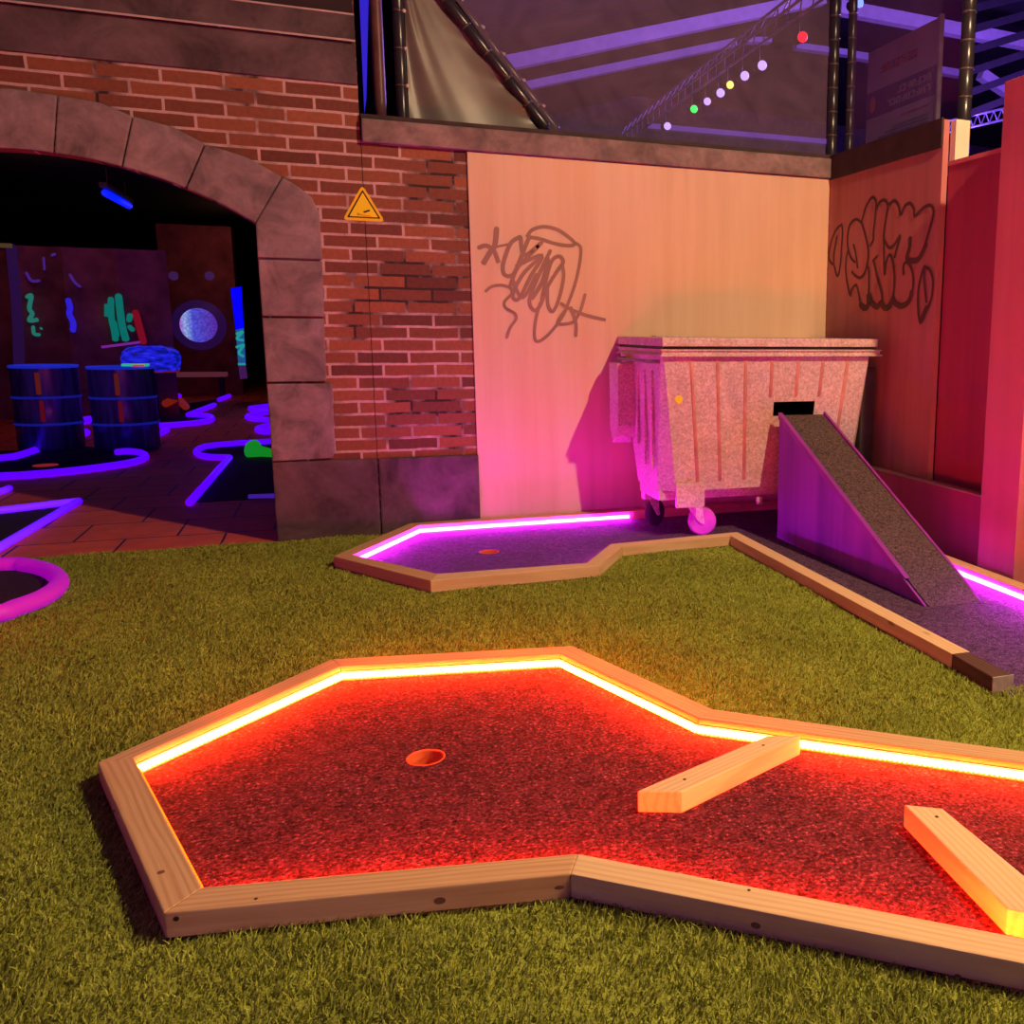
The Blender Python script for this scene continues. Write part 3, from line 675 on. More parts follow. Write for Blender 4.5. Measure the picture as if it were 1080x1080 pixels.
# ------------------------------------------------------------------ above the walls: poles, tarp, netting
M_PAD = plain('black_padding', (.030,.024,.022), .28, spec=.6)
M_TIE = plain('black_tie', (.10,.07,.06), .35, spec=.6)
M_KNOT = plain('pale_knot', (.75,.6,.55), .5)
def padded_pole(p0, p1, r, label, ties=.22, knots=0, m=M_PAD):
    p0, p1 = Vector(p0), Vector(p1); L = (p1-p0).length; d_ = (p1-p0)/L
    t = empty('padded_pole', p0, label, 'pole', 'black padded poles above the walls')
    k = max(1, int(L/ties)); bm = bmesh.new()
    pts, rr = [], []
    for i in range(k):
        for f, s_ in ((.03,.86),(.10,1),(.9,1),(.97,.86)): pts.append(p0+d_*L*(i+f)/k); rr.append(r*s_)
    add_tube(bm, pts, rr, 14); from_bm('padding', bm, m, t, True)
    for i in range(1, k):
        c = p0+d_*L*i/k; tube('tie', [c-d_*.006, c+d_*.006], r*1.03, M_TIE, t, 12)
        if knots:
            bm = bmesh.new(); bmesh.ops.create_icosphere(bm, subdivisions=2, radius=.014, matrix=Matrix.Translation(c+Vector((knots*r*1.1,-r*.5,0)))); from_bm('knot', bm, M_KNOT, t, True)
    return t
PY = 6.95; PT_ = 4.15
def wp(x, y): return gy(x, y, PY)
padded_pole((wp(422,60).x,PY,2.755),(wp(422,60).x,PY,PT_), .036, 'black padded upright pole left of the beige tarpaulin', .22, .9)
padded_pole((wp(400,60).x,PY+.12,2.755),(wp(400,60).x,PY+.12,PT_), .04, 'maroon-dark smooth pole left of the tarpaulin, leftmost of the poles', 3, 0, plain('maroon_pad', (.13,.05,.045), .4))
a, b = wp(462,-10), wp(577,137); a = b+(a-b)*1.5; b = b-(a-b)*.0
padded_pole((b.x,PY,b.z+.01),(a.x,PY,a.z), .038, 'black padded diagonal pole along the edge of the tarpaulin, lower of the two', .20, .0)
off = Vector((.075,.05,.04))
padded_pole((b.x+.09,PY+.06,b.z+.01),(a.x+off.x+.0,PY+.06,a.z+off.z), .030, 'thinner black padded diagonal pole above the tarpaulin, upper of the two', .20, 1.0)
padded_pole((3.785,PY,2.76),(3.785,PY,PT_+.2), .040, 'black padded pole at the wall corner, left of the pair', .17, 0)
for i, (x_, lb) in enumerate([(0,'')]): pass
pb = gx(898,150,3.90); padded_pole((3.885,6.85,2.76),(3.885,6.85,PT_+.2), .034, 'black padded pole at the wall corner, right of the pair', .17, 0)
padded_pole((3.88,5.36,.0),(3.88,5.36,3.75), .045, 'black padded pole behind the cream block above the red panel', .17, 0)
# tarpaulin
bm = bmesh.new(); nx, nz = 48, 40; G = {}
tl, br_ = wp(428,80).x, None
for j in range(nz+1):
    z_ = 2.755+(PT_-.1-2.755)*j/nz
    # right edge follows the diagonal pole
    f = (z_-b.z)/(a.z-b.z); xr_ = b.x+(a.x-b.x)*f-.03; xl = tl+.012
    xr_ = max(xr_, xl+.02)
    for i in range(nx+1):
        s_ = i/nx; x_ = xl+(xr_-xl)*s_
        dy = .012*sin(9*s_*pi+z_*6)*exp(-6*s_) + .018*sin(z_*28+s_*4)*exp(-9*(1-s_)) + .01*sin(x_*11+z_*5)
        G[i,j] = bm.verts.new((x_, PY+.02+dy, z_))
for j in range(nz):
    for i in range(nx): bm.faces.new((G[i,j],G[i+1,j],G[i+1,j+1],G[i,j+1]))
tp_ = from_bm('tarpaulin', bm, plain('beige_vinyl', (.155,.125,.095), .38, spec=.5, var=.12), None, True)
tag(tp_, 'taut beige tarpaulin triangle between the upright and diagonal poles', 'tarpaulin')
# drape with blue light put into its emission, dark backing
mesh_b = mesh('fabric_drape', [(wp(382,0).x,PY+.3,PT_),(wp(395,0).x+.02,PY+.3,PT_),(wp(388,90).x,PY+.3,2.95),(wp(386,110).x,PY+.3,2.85)], [(0,1,2,3)], glow('blue_light_fabric', (.05,.03,1), .55, (.05,.03,.5)))
tag(mesh_b, 'narrow fabric strip with painted-on blue light between the brick wall and the first pole', 'fabric')
bk = mesh('dark_drape', [(.20,PY+.35,2.755),(wp(428,60).x+.03,PY+.35,2.755),(wp(428,60).x+.03,PY+.35,4.4),(.20,PY+.35,4.4)], [(0,1,2,3)], M_BLACK); tag(bk, 'black drape behind the leftmost poles', 'curtain')
def net_mat(name, c, tr):
    t = NT(name); t.t.nodes.remove(t.b); v = t.obj((1,1,1)); f = t.noise(v, 3, 4, .6, 1.5); v2 = t.obj((1,.3,3))
    d_ = t.n('ShaderNodeBsdfDiffuse'); t.l(t.ramp(f, [(.3,[x*.75 for x in c]),(.7,[x*1.2 for x in c])]), d_.inputs[0])
    tp = t.n('ShaderNodeBsdfTransparent'); mx_ = t.n('ShaderNodeMixShader'); mx_.inputs[0].default_value = 1-tr
    t.l(tp.outputs[0], mx_.inputs[1]); t.l(d_.outputs[0], mx_.inputs[2]); t.l(mx_.outputs[0], t.out.inputs[0]); return t.m
M_NET = net_mat('netting', (.25,.16,.24), .62); M_NET2 = net_mat('side_netting', (.34,.2,.5), .75)
nt = mesh('safety_net', [(b.x+.06,PY+.03,2.755),(3.76,PY+.03,2.755),(3.76,PY+.03,4.35),(a.x+.12,PY+.03,a.z),(a.x+.12,PY+.03,a.z)][:4], [(0,1,2,3)], M_NET)
tag(nt, 'hazy see-through netting above the back ledge', 'netting')
nt2 = mesh('safety_net', [(3.86,6.80,2.60),(3.88,5.42,2.60),(3.88,5.42,4.2),(3.86,6.80,4.2)], [(0,1,2,3)], M_NET2)
tag(nt2, 'purple see-through netting above the right wall, in front of the banner', 'netting')

# ------------------------------------------------------------------ hall beyond
M_BEAM = plain('hall_beam', (.60,.48,.72), .7, var=.1)
M_ROOF = plain('hall_roof', (.035,.025,.045), .8)
def between(name, p0, p1, wdt, hgt, mat, parent=None):
    p0, p1 = Vector(p0), Vector(p1); d_ = (p1-p0).normalized(); s_ = d_.cross(Vector((0,0,1))).normalized(); u_ = s_.cross(d_)
    bm = bmesh.new(); vs = [bm.verts.new(p+s_*i*wdt/2+u_*j*hgt/2) for p in (p0,p1) for i,j in ((-1,-1),(1,-1),(1,1),(-1,1))]
    bm.faces.new(vs[:4]); bm.faces.new(vs[4:])
    for k in range(4): bm.faces.new((vs[k],vs[(k+1)%4],vs[4+(k+1)%4],vs[4+k]))
    return from_bm(name, bm, mat, parent)
RG = 'roof beams of the hall'
def rafter(x0, y0, x1, y1, Y, w_, lb, ext0=0, ext1=0):
    p0, p1 = gy(x0,y0,Y), gy(x1,y1,Y); d_ = p1-p0; o = between('roof_beam', p0-d_*ext0, p1+d_*ext1, .25, w_, M_BEAM); return tag(o, lb, 'beam', RG)
rafter(520,70,868,-1.5,20,.26,'bright lavender roof beam, nearest on the left side',.1,0)
rafter(545,93,775,45,22.7,.17,'dimmer roof beam below and behind the bright one',.1,0)
rafter(787,43,812,43,22.7,.12,'short stub of roof beam beside the light truss')
rafter(838,49,890,56,22.7,.14,'roof beam under the red stage light',0,.1)
rafter(905,12,1090,47,20,.28,'bright lavender roof beam crossing behind the banner',.1,.3)
rafter(897,58,1016,79,22.7,.17,'dim roof beam passing behind the banner',0,.0)
rafter(1034,78,1062,97,21,.24,'short slanting roof beam beside the padded pole')
rafter(700,135,870,150,26,.14,'low pale beam just above the back ledge',.1,.05)
rf = mesh('ceiling', [(-.3,6.95,6.2),(10.5,6.95,9.6),(26,6.95,9.0),(26,34,9.0),(10.5,34,9.6),(-.3,34,6.2)], [(0,1,4,5),(1,2,3,4)], M_ROOF); struct(rf)
for i in range(6):   # corrugated sheets seen right of the last pole
    p0, p1 = gy(1022,10+i*22,17+.0*i), gy(1095,-8+i*20,17)
    o = between('roof_purlin', p0, p1, .1, .14, plain('purlin', (.015,.009,.022), .8)); tag(o, 'dark roof purlin in the hall beyond the padded pole', 'purlin', 'dark roof purlins')
hw = struct(box('wall_hall', -.3, 26, 33.8, 34, 0, 9.5, plain('hall_wall', (.10,.06,.12), .8)))
struct(box('wall_hall_right', 25.8, 26, 6.95, 34, 0, 9.5, M_ROOF))
point('hall_light', (9,13,5.4), 1900, (.42,.22,1.0), .5); point('hall_fill_b', (14,15,4.5), 1300, (.30,.12,1.0), .5)  # added unseen violet fills that brighten the roof beams
# lighting truss
M_TR = plain('truss_metal', (.42,.38,.60), .4, .5)
tr = empty('lighting_truss', gz(665,145,5), 'thin metal lighting truss running diagonally up behind the netting', 'truss')
t0, t1 = gz(662,148,5.0), gz(905,-28,5.0); dd = (t1-t0); n_ = 26
sd = dd.normalized().cross(Vector((0,0,1)))
for of in ((0,0),(.22,0),(.11,.2)):
    tube('chord', [t0+sd*of[0]+Vector((0,0,of[1])), t1+sd*of[0]+Vector((0,0,of[1]))], .017, M_TR, tr, 6)
bm = bmesh.new()
for i in range(n_):
    A = t0+dd*i/n_; B = t0+dd*(i+1)/n_
    add_tube(bm, [A, B+sd*.11+Vector((0,0,.2))], .009, 5); add_tube(bm, [B+sd*.11+Vector((0,0,.2)), B+sd*.22], .009, 5)
from_bm('lacing', bm, M_TR, tr)
tr2 = empty('lighting_truss', gy(930,158,18), 'bluish horizontal truss low in the hall right of the padded pole', 'truss')
u0, u1 = gy(1000,140,18), gy(1085,120,18); ez = Vector((0,0,.24))
tube('chord', [u0,u1], .03, M_TR, tr2, 6); tube('chord', [u0+ez,u1+ez], .03, M_TR, tr2, 6)
bm = bmesh.new()
for i in range(10):
    A = u0+(u1-u0)*i/10; B = u0+(u1-u0)*(i+1)/10; add_tube(bm, [A, (A+B)/2+ez], .014, 5); add_tube(bm, [(A+B)/2+ez, B], .014, 5)
from_bm('lacing', bm, M_TR, tr2)
GC = {'violet': (.5,.32,1), 'green': (.02,1,.12), 'amber': (1,.75,.15), 'red': (1,.01,.03), 'blue': (.2,.3,1)}
M_HOUS = plain('lamp_housing', (.03,.03,.035), .5)
for x_, y_, c_, k_, lb in [(704,133,'violet',1,'violet stage light lowest on the truss'),(732,115,'green',1,'green stage light on the truss'),
    (746,107,'violet',1,'violet stage light right after the green one'),(760,98,'violet',1.15,'white-violet stage light left of the amber one'),(770,89.5,'amber',1,'small amber stage light on the truss'),
    (785.5,80,'violet',1.2,'violet stage light right of the amber one'),(804,69,'violet',1.25,'topmost violet stage light on the truss'),(846.5,39,'red',1.35,'bright red stage light on the truss'),(906,3,'blue',1.2,'blue-white stage light above the banner at the top edge')]:
    p_ = gz(x_, y_, 4.75); s_ = (p_-Vector((0,0,H))).length/996*3.6*k_
    t = empty('stage_light', p_, lb, 'stage light', 'coloured stage lights on the truss')
    dr = (Vector((0,0,H))-p_).normalized(); 
    bm = bmesh.new(); bmesh.ops.create_uvsphere(bm, u_segments=14, v_segments=8, radius=s_, matrix=Matrix.Translation(p_)); from_bm('lens', bm, glow(c_+'_lens', GC[c_], 2.2 if c_ == 'violet' else 2.2), t, True)
    up_ = p_+Vector((0,.10,.02)); tube('housing', [p_+Vector((0,.03,0)), up_+Vector((0,.08,.0))], s_*1.05, M_HOUS, t, 12)
    tube('hanger', [up_, up_+Vector((0,0,.22))], .01, M_HOUS, t, 6)
# banner
M_BAN = plain('banner_white', (.42,.28,.36), .7, var=.08); M_BANP = plain('banner_purple', (.10,.03,.16), .7, var=.1); M_BANT = plain('banner_text', (.40,.25,.36), .7, var=.05)
M_BANR = plain('banner_red', (.40,.04,.08), .7, var=.1); M_BANG = plain('banner_grey_text', (.17,.11,.22), .7, var=.1); M_BANO = plain('banner_orange', (.5,.12,.05), .7)
ba = empty('banner', (5,7.9,2.5), 'tall pale printed banner with a purple band behind the right netting', 'banner')
box('sheet', 5.0, 5.02, 7.31, 8.49, 2.5, 4.07, M_BAN, ba); box('edge_pole', 4.985, 5.025, 7.285, 7.31, -.139, 4.09, plain('edge_pale', (.5,.36,.36), .6), ba)
prism('purple_band', [(7.33,3.69),(8.49,3.69),(8.49,3.45),(7.33,3.45)], 4.995, 4.9995, M_BANP, ba, 0, 'x')
def glyphs(name, y0, y1, z0, z1, nchar, m, seed):
    r_ = random.Random(seed); bm = bmesh.new(); cw = (y1-y0)/nchar
    for i in range(nchar):
        a_ = y0+cw*i+cw*.1; b_ = a_+cw*.75; s_ = cw*.2
        add_box(bm, 4.990, 4.9945, a_, a_+s_, z0, z1)
        if r_.random() < .7: add_box(bm, 4.990, 4.9945, a_+s_, b_, z1-(z1-z0)*.2, z1)
        if r_.random() < .7: add_box(bm, 4.990, 4.9945, a_+s_, b_, z0, z0+(z1-z0)*.2)
        if r_.random() < .5: add_box(bm, 4.990, 4.9945, b_-s_, b_, z0, z1)
        if r_.random() < .5: add_box(bm, 4.990, 4.9945, a_+s_, b_, (z0+z1)/2-(z1-z0)*.08, (z0+z1)/2+(z1-z0)*.08)
    return from_bm(name, bm, m, ba)
glyphs('red_lettering', 7.62, 8.25, 3.83, 3.90, 11, M_BANR, 3)
glyphs('band_lettering', 7.40, 7.95, 3.585, 3.645, 7, M_BANT, 4); glyphs('band_lettering', 7.40, 8.12, 3.495, 3.555, 9, M_BANT, 5)
glyphs('small_lettering', 7.42, 7.86, 3.375, 3.39, 12, M_BANR, 6)
for k in range(4): glyphs('small_lettering', 7.42, 8.0+.13*k, 3.30-.03*k, 3.312-.03*k, 20, M_BANG, 7+k)
lathe_o = prism('orange_emblem', [(8.37+.045*cos(t*pi/8), 3.57+.075*sin(t*pi/8)) for t in range(16)], 4.990, 4.9945, M_BANO, ba, 0, 'x')

# ------------------------------------------------------------------ dark room through the arch
M_DK = plain('dark_room_wall', (.02,.012,.02), .9)
struct(box('wall_dark_room_right', -.34, -.26, YB+.11, 30, 0, 3.6, M_DK)); struct(box('ceiling_dark_room', -9, -.26, YB+.101, 30, 3.55, 3.65, M_BLACK))
struct(box('wall_dark_room_back', -9, -.26, 29.9, 30.1, 0, 3.6, M_DK)); struct(box('wall_dark_room_left', -9.1, -9, YB+.101, 30, 0, 3.6, M_DK))
TUBE_B = glow('violet_tube', (.085,.0,1.0), 1.15, (.55,.12,.35)); TUBE_N = glow('violet_tube_near', (.14,.0,.75), .42, (1.0,.04,.20))
TG = 'glowing violet floor tubes in the dark room'
def ftube(px, r, lb, smooth=3, m=None, g=TG):
    r *= .80; P = [gz(x, y, r+.002) for x, y in px]; 
    if smooth: P = crom(P, smooth)
    o = tube('light_tube', P, r, m or TUBE_B, None, 10); return tag(o, lb, 'light tube', g)
ring = [gz(x, y, .05) for x, y in [(0,596),(28,597),(50,602),(62,611),(59,621),(42,632),(15,642),(-12,649)]]
ring = ring+[Vector((-2.0,5.25,.05)), Vector((-2.5,5.3,.05)), Vector((-2.95,5.7,.05)), Vector((-3.0,6.2,.05)), Vector((-2.6,6.52,.05))]
o = tube('light_tube', crom(ring, 5, True), .045, TUBE_N, None, 14, True); tag(o, 'pink and violet glowing tube ring on the grass at the left edge', 'light tube', TG)
rmat = prism('lane_mat', [tuple(p[:2]) for p in crom(ring, 3, True)], .0, .026, M_MAT); tag(rmat, 'dark mat inside the pink and violet tube ring', 'mat', 'dark mats of the neon lanes')
ftube([(-40,543),(0,538.5),(83,528.5)], .036, 'upper arm of the violet tube wedge on the tiles at the left edge', 0)
ftube([(83,528.5),(0,577),(-30,594)], .036, 'lower arm of the violet tube wedge on the tiles at the left edge', 0)
ftube([(-20,523),(2,518),(10,515)], .036, 'short violet tube end above the wedge at the left edge', 0)
ftube([(-30,505),(0,502.5),(28,501),(83,496),(133,489),(151,484),(153,480),(146,477),(133,476),(123,477)], .045, 'long curved violet tube in front of the two drums')
ftube([(-20,486),(0,483),(17,481),(39,474)], .045, 'violet tube at the foot of the left drum')
ftube([(200,530),(242,482.5)], .04, 'straight slanting violet tube beside the right jamb', 0)
ftube([(242,482.5),(222,482),(211,480),(207,476.5),(211,473),(222,470),(250,467.5),(286,465.5)], .042, 'hooked violet tube joining the slanting one by the right jamb')
TS = .78
ftube([(162.5,449),(190,447.5),(217,444.5),(223.6,441.5),(219,438.5),(198.6,437.5)], .05, 'violet tube hook just right of the right drum')
ftube([(198.6,437.5),(226,427)], .05, 'slanting violet tube above the hook right of the drum', 0)
ftube([(231,421.5),(242,417.5)], .05, 'short violet tube far back under the pillar', 0)
ftube([(172,421.5),(189,417.5)], .06, 'short violet tube far back right of the table', 0)
ftube([(284,428),(264,430.5),(270,433),(284,434.5),(262,438.5),(266,441.5),(285,442.6)], .05, 'zigzag violet tube far back at the right jamb')
ftube([(287,448),(272,452),(276,455),(287,455)], .05, 'small violet loop at the right jamb below the zigzag')
ftube([(85,444.5),(94,442.5)], .07, 'violet tube end between the drums, upper', 0)
ftube([(83,458),(91,456)], .06, 'violet tube end between the drums, lower', 0)
ftube([(163,459.5),(176,453.5)], .05, 'short violet tube right of the right drum, below the hook', 0)
def fmat(px, lb): o = prism('lane_mat', [tuple(gz(x,y,.004)[:2]) for x, y in px], .0, .006, M_MAT); return tag(o, lb, 'mat', 'dark mats of the neon lanes')
fmat([(-30,505),(0,502),(83,496),(133,489),(152,483),(148,477),(133,475),(80,470),(0,476),(-30,480)], 'dark mat with a red hole in front of the drums')
fmat([(200,530),(242,482.5),(211,480),(210,474),(250,467.5),(300,466),(310,524)], 'dark mat with a green cone beside the right jamb')
fmat([(-40,543),(0,538.5),(83,528.5),(0,577),(-30,594)], 'dark mat inside the violet tube wedge')
fmat([(166,430),(230,421),(226,427),(198,437.5),(219,439),(215,444),(166,448)], 'dark mat right of the right drum')
hc = lathe('hole_cup', [(.0,.0085),(.10,.0085),(.11,.012),(.11,.007)], (*gz(48,491,.006)[:2],0), glow('red_cup', (1,.05,.05), .22, (.5,.05,.05)), None, 20); tag(hc, 'red hole cup in the mat before the drums', 'hole cup')
p_ = gz(263,474,.08); q_ = gz(300,480,.04)
gc = tube('green_cone', [p_+(q_-p_)*t for t in (0,.05,.12,.3,1)], [.04,.10,.115,.06,.03], glow('green_glow', (.01,.6,.03), .35, (.05,.4,.05)), None, 14); tag(gc, 'glowing green cone lying on the mat by the right jamb', 'cone')
ru = tube('glow_stick', [gz(262,524,.02), gz(290,523,.02)], .02, glow('dim_blue', (.08,.02,.6), .5), None, 8); tag(ru, 'dim blue glowing stick on the mat next to the jamb', 'glow stick')

M_HOOP = glow('hoop_highlight', (.02,.05,1), .10, (.15,.3,.8))  # blue highlight on the hoops, painted as emission
def drum(x, y, r, h, lb, seed):
    t = empty('steel_drum', (x,y,0), lb, 'drum', 'steel drums in the dark room')
    prof = [(r*.97,.03),(r,.035)]
    for z_ in (.33,.64): prof += [(r,h*z_-.03),(r*1.035,h*z_),(r,h*z_+.03)]
    prof += [(r,h-.02)]
    mt = NT('drum_paint'); c_ = mt.n('ShaderNodeTexCoord'); sp = mt.obj((3,3,.3)); f = mt.noise(sp, 2.5+seed, 3); mt.base(mt.ramp(f, [(.3,(.05,.08,.20)),(.5,(.18,.34,.62)),(.62,(.08,.12,.28))]), .32, .4, .6)
    lathe('drum_shell', prof, (x,y,0), mt.m, t, 40)
    lathe('drum_rim', [(r*.98,h-.025),(r*1.03,h-.02),(r*1.03,h+.004),(r*.98,h+.008),(r*.96,h-.01),(0,h-.012)], (x,y,0), glow('rim_highlight', (.01,.04,1), .35, (.1,.2,.7)), t, 40)  # blue light on the rim is put into its emission
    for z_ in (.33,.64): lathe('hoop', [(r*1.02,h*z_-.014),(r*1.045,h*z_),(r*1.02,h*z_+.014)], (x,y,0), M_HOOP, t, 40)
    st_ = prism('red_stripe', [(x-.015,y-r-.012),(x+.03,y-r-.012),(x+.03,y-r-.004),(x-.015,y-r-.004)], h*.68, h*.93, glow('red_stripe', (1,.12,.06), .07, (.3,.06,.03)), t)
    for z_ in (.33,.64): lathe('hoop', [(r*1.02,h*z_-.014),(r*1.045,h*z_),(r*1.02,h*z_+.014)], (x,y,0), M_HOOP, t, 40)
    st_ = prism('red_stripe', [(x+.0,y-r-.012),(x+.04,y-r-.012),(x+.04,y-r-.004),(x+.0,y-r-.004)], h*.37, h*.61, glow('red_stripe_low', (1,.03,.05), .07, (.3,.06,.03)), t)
    return t
drum(-2.21,12.55,.325,.945,'dark blue ribbed steel drum, right of the two, with coloured items on its lid',0)
drum(-2.99,12.75,.32,.955,'dark blue ribbed steel drum, left of the two',1.3)
o = box('lid_tray', -2.16, -1.90, 12.30, 12.40, .956, .985, glow('green_item', (.05,1,.4), .4, (.1,.5,.3)), None, .005); tag(o, 'flat glowing green tray on the lid of the right drum', 'tray')
o = box('lid_tray', -2.04, -1.93, 12.24, 12.29, .956, .975, glow('red_item', (1,.05,.03), .6, (.5,.1,.1)), None, .005); tag(o, 'small glowing red tray on the lid of the right drum', 'tray')

# fluted painted wall
M_CURT = plain('fluted_wood', (.30,.12,.11), .8, var=.5, scale=2)
bm = bmesh.new(); n_ = 160; rows = []
for z_ in (0,2.55):
    rows.append([bm.verts.new((-7+(4.75)*k/n_, 17+.10*abs(sin(k/n_*pi*7))+ (0 if k < n_ else .0), z_)) for k in range(n_+1)])
for k in range(n_): bm.faces.new((rows[0][k],rows[0][k+1],rows[1][k+1],rows[1][k]))
cw = from_bm('fluted_screen', bm, M_CURT, None, False); tag(cw, 'dark fluted screen with glowing teal and blue scribbles behind the drums', 'screen')
def glowmark(name, strokes, c_, s_, parent=cw):
    return ribbon(name, [([p for p in pts], w_) for pts, w_ in strokes], lambda p: gy(p[0], p[1], 16.97), (0,-1,0), glow(name+'_paint', c_, s_), parent)
glowmark('teal_writing', [([(29,313),(33,312),(31,325),(34,331),(31,338),(40,337)],.06), ([(35,345),(36,352),(41,353)],.05), ([(43,346),(44,347)],.03)], (.03,.33,.27), .45)
glowmark('blue_writing', [([(72,317),(74,325),(73,331),(77,340),(77,348)],.08)], (.04,.02,1), .6)
glowmark('violet_arcs', [([(28,288),(33,296),(41,296)],.04), ([(46,272),(47,285)],.03), ([(74,290),(79,298),(84,302)],.04), ([(55,269),(58,268)],.04)], (.12,.03,.5), .4)
glowmark('teal_brush_marks', [([(117,316),(117.5,335),(120,347),(122,359)],.085), ([(125,313),(127,330),(129,344),(133,359)],.10), ([(121,340),(124,355)],.06), ([(112,322),(112,334)],.05), ([(137,333),(136,338)],.08), ([(137,345),(140,348)],.07)], (.0,.28,.24), .5)
glowmark('red_stripes', [([(143,330),(147,345),(151,360)],.10)], (.7,.01,.03), .25)
glowmark('violet_edges', [([(12,262),(18,330),(20,385)],.14)], (.10,.02,.25), .16)
# bracket light spots on top of the screen
for x_, y_ in ((6,259),):
    o = gy(x_, y_, 16.9); q2 = box('bracket_lamp', o.x-.07, o.x+.07, 16.86, 16.93, o.z-.03, o.z+.03, glow('dim_amber', (.8,.45,.2), .08)); tag(q2, 'dim amber bracket lamp at the top of the fluted screen', 'lamp')
# pillar with round screen
pr = box('pillar_cabinet', -3.05, -1.72, 22, 22.6, 0, 3.40, plain('pillar_wood', (.30,.08,.07), .8, var=.4, scale=3)); tag(pr, 'dark wooden cabinet pillar holding a round glowing screen', 'cabinet')
def disc_y(name, c_, r0, r1, y0, y1, mat, parent, seg=36):
    bm = bmesh.new(); 
    for k in range(seg):
        a_, b2 = 2*pi*k/seg, 2*pi*(k+1)/seg
        q = [bm.verts.new((c_.x+r_*cos(t), y_, c_.z+r_*sin(t))) for r_, t, y_ in ((r0,a_,y0),(r1,a_,y1),(r1,b2,y1),(r0,b2,y0))]
        bm.faces.new(q)
    bmesh.ops.remove_doubles(bm, verts=bm.verts[:], dist=1e-5); return from_bm(name, bm, mat, parent, True)
c_ = gy(210,343,22)
t = NT('screen_glow'); v = t.obj(); vo = t.n('ShaderNodeTexVoronoi'); vo.inputs['Scale'].default_value = 22; t.l(v, vo.inputs['Vector'])
g_ = t.n('ShaderNodeSeparateXYZ'); t.l(t.obj(), g_.inputs[0]); mr = t.n('ShaderNodeMapRange'); mr.inputs[1].default_value = c_.x-.36; mr.inputs[2].default_value = c_.x+.3; t.l(g_.outputs[0], mr.inputs[0])
cc = t.ramp(mr.outputs[0], [(0,(.5,.03,.8)),(.18,(.35,.5,1)),(.4,(.10,.10,.85)),(1,(.12,.03,.45))])
cc = t.mix(.6, cc, t.ramp(vo.outputs['Distance'], [(.1,(1.2,1.2,1.2)),(.7,(.35,.35,.35))]), 'MULTIPLY')
t.base((.02,.02,.02), .4); t.l(cc, t.b.inputs['Emission Color']); t.b.inputs['Emission Strength'].default_value = .9
rs = empty('round_screen', c_, 'round glowing blue and violet screen on the far cabinet', 'screen'); rs.location = (c_.x,21.95,c_.z)
disc_y('lens', c_, .0, .34, 21.90, 21.93, t.m, rs); disc_y('bezel', c_, .34, .50, 21.92, 21.985, glow('bezel', (.10,.02,.30), .12, (.1,.04,.2)), rs)
for x_ in (183,221):
    d2 = gy(x_,291,22); o = disc_y('round_badge', d2, 0, .09, 21.985, 21.99, glow('dim_violet', (.12,.03,.22), .3), None, 20); tag(o, 'dim violet round badge above the screen, '+('left' if x_ < 200 else 'right')+' of the two', 'badge')
# blue patterned board right of pillar
bb = empty('glow_board', gy(252,398,20), 'tall narrow glowing blue board beside the right jamb of the arch', 'board')
def gquad(name, px, m): 
    P = [gy(x,y,20) for x, y in px]; return mesh(name, P+[p+Vector((0,.05,0)) for p in P], [(0,1,2,3),(7,6,5,4),(0,4,5,1),(1,5,6,2),(2,6,7,3),(3,7,4,0)], m, bb)
gquad('blue_panel', [(243,304),(254.5,302),(257,346),(248.5,348)], glow('blue_board', (.0,.0,1), .95))
gquad('patterned_panel', [(248.5,348),(257,346),(259,385),(251.5,386)], glow('teal_board', (.02,.12,.45), .6))
gquad('foot_panel', [(251.5,386),(259,385),(261,399),(253,400)], glow('purple_board', (.12,.02,.2), .4))
ribbon('teal_squiggles', [([(250,352),(256,350),(250,357),(257,359)],.05), ([(250,366),(257,364),(252,372),(257,376)],.05), ([(252,384),(259,384)],.04)], lambda p: gy(p[0],p[1],19.97), (0,-1,0), glow('teal_squiggle', (.02,.5,.45), .6), bb)
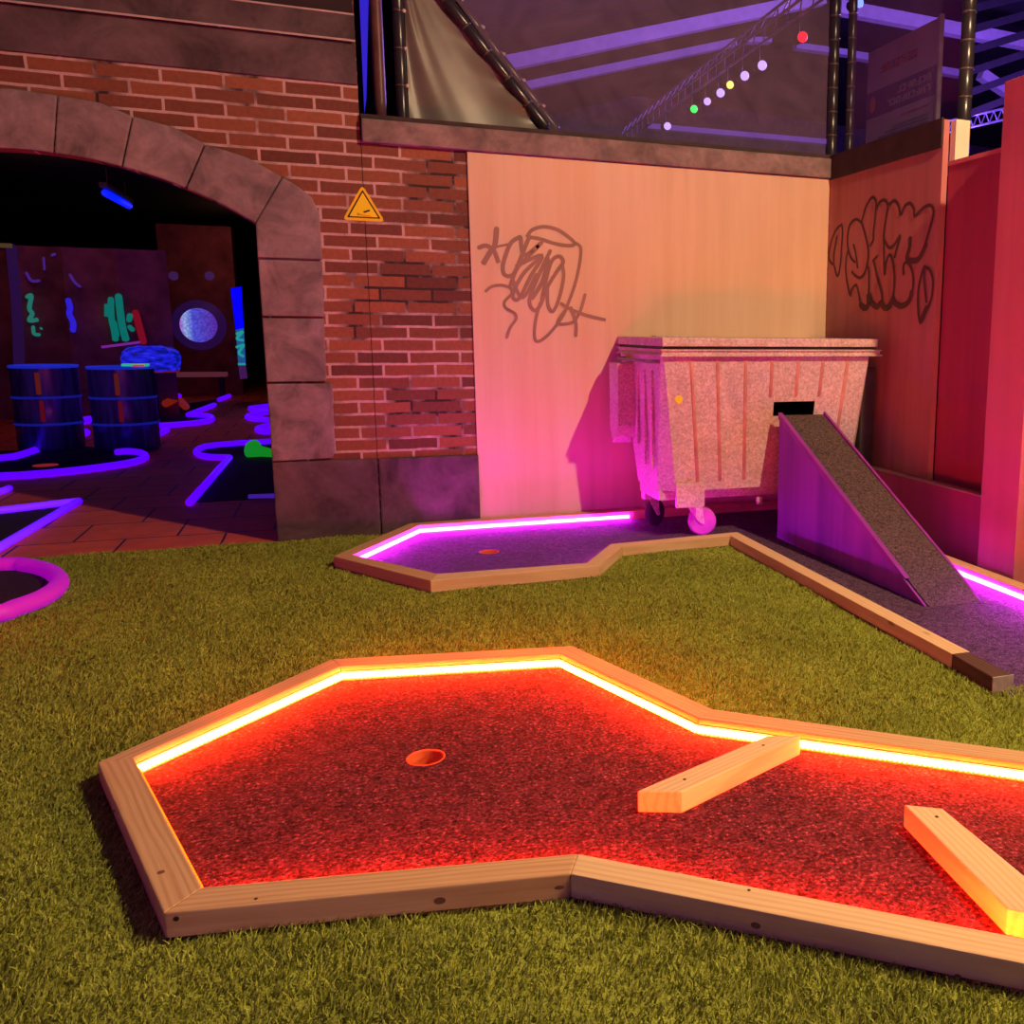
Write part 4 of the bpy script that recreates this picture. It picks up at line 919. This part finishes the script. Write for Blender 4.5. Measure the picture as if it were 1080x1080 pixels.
# table with glowing blue cover
tb = empty('draped_table', (-2.57,17.0,0), 'round table with a lumpy glowing blue cover beyond the right drum', 'table')
bm = bmesh.new(); rings = []; cx_, cy_ = -2.50, 16.45
for r_, z_ in [(0,1.10),(.16,1.105),(.28,1.08),(.36,1.02),(.39,.94),(.385,.86),(.37,.80),(.36,.74)]:
    rings.append([bm.verts.new((cx_+(r_*(1+.05*sin(5*t)))*cos(t), cy_+r_*(1+.05*sin(5*t))*sin(t), z_+.012*sin(7*t+r_*20))) for t in [2*pi*k/36 for k in range(36)]])
for a_, b2 in zip(rings, rings[1:]):
    for k in range(36): bm.faces.new((a_[k],a_[(k+1)%36],b2[(k+1)%36],b2[k]))
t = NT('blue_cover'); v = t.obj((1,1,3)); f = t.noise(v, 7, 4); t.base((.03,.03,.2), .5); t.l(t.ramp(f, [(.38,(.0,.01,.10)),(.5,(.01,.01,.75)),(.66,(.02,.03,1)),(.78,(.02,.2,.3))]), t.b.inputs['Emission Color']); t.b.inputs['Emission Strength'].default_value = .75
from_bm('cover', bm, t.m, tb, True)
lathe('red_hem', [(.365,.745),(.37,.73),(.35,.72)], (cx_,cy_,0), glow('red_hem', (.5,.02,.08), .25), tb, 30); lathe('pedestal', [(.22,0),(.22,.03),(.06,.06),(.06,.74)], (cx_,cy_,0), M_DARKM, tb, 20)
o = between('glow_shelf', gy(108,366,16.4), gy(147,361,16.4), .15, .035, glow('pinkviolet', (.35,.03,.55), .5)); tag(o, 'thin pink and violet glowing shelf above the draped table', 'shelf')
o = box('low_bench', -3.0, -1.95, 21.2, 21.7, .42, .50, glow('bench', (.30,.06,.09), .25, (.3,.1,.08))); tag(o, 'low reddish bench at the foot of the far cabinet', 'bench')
for x_ in (-2.9,-2.05): box('leg', x_-.04, x_+.04, 21.3, 21.6, 0, .42, M_DARKM, o)
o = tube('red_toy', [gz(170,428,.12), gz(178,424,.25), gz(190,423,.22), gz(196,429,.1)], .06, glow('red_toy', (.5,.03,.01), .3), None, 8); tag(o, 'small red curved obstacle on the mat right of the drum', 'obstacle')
# blacklight tube
bl = empty('blacklight', (-2.73,16.45,3.25), 'blue blacklight tube hanging from the dark ceiling inside the arch', 'lamp')
tube('lamp_tube', [gz(111,203.5,3.2), gz(136,217,3.2)], .05, glow('blacklight_glow', (.0,.01,1), 1.3), bl, 10); box('lamp_housing', -2.78, -2.68, 15.5, 17.4, 3.26, 3.32, M_DARKM, bl)
for y_ in (15.8,17.1): box('lamp_hanger', -2.735, -2.725, y_, y_+.01, 3.32, 3.55, M_DARKM, bl)
point('dark_room_blue', (-2.6,10.5,2.6), 16, (.10,.04,1.0), .3)
point('dark_room_violet', (-1.6,14.5,2.4), 22, (.30,.02,.9), .3)
point('dark_room_amber', (-3.4,14.9,2.9), 12, (1,.35,.22), .2)
point('pillar_amber', (-1.6,20.5,2.9), 10, (1,.40,.15), .2)
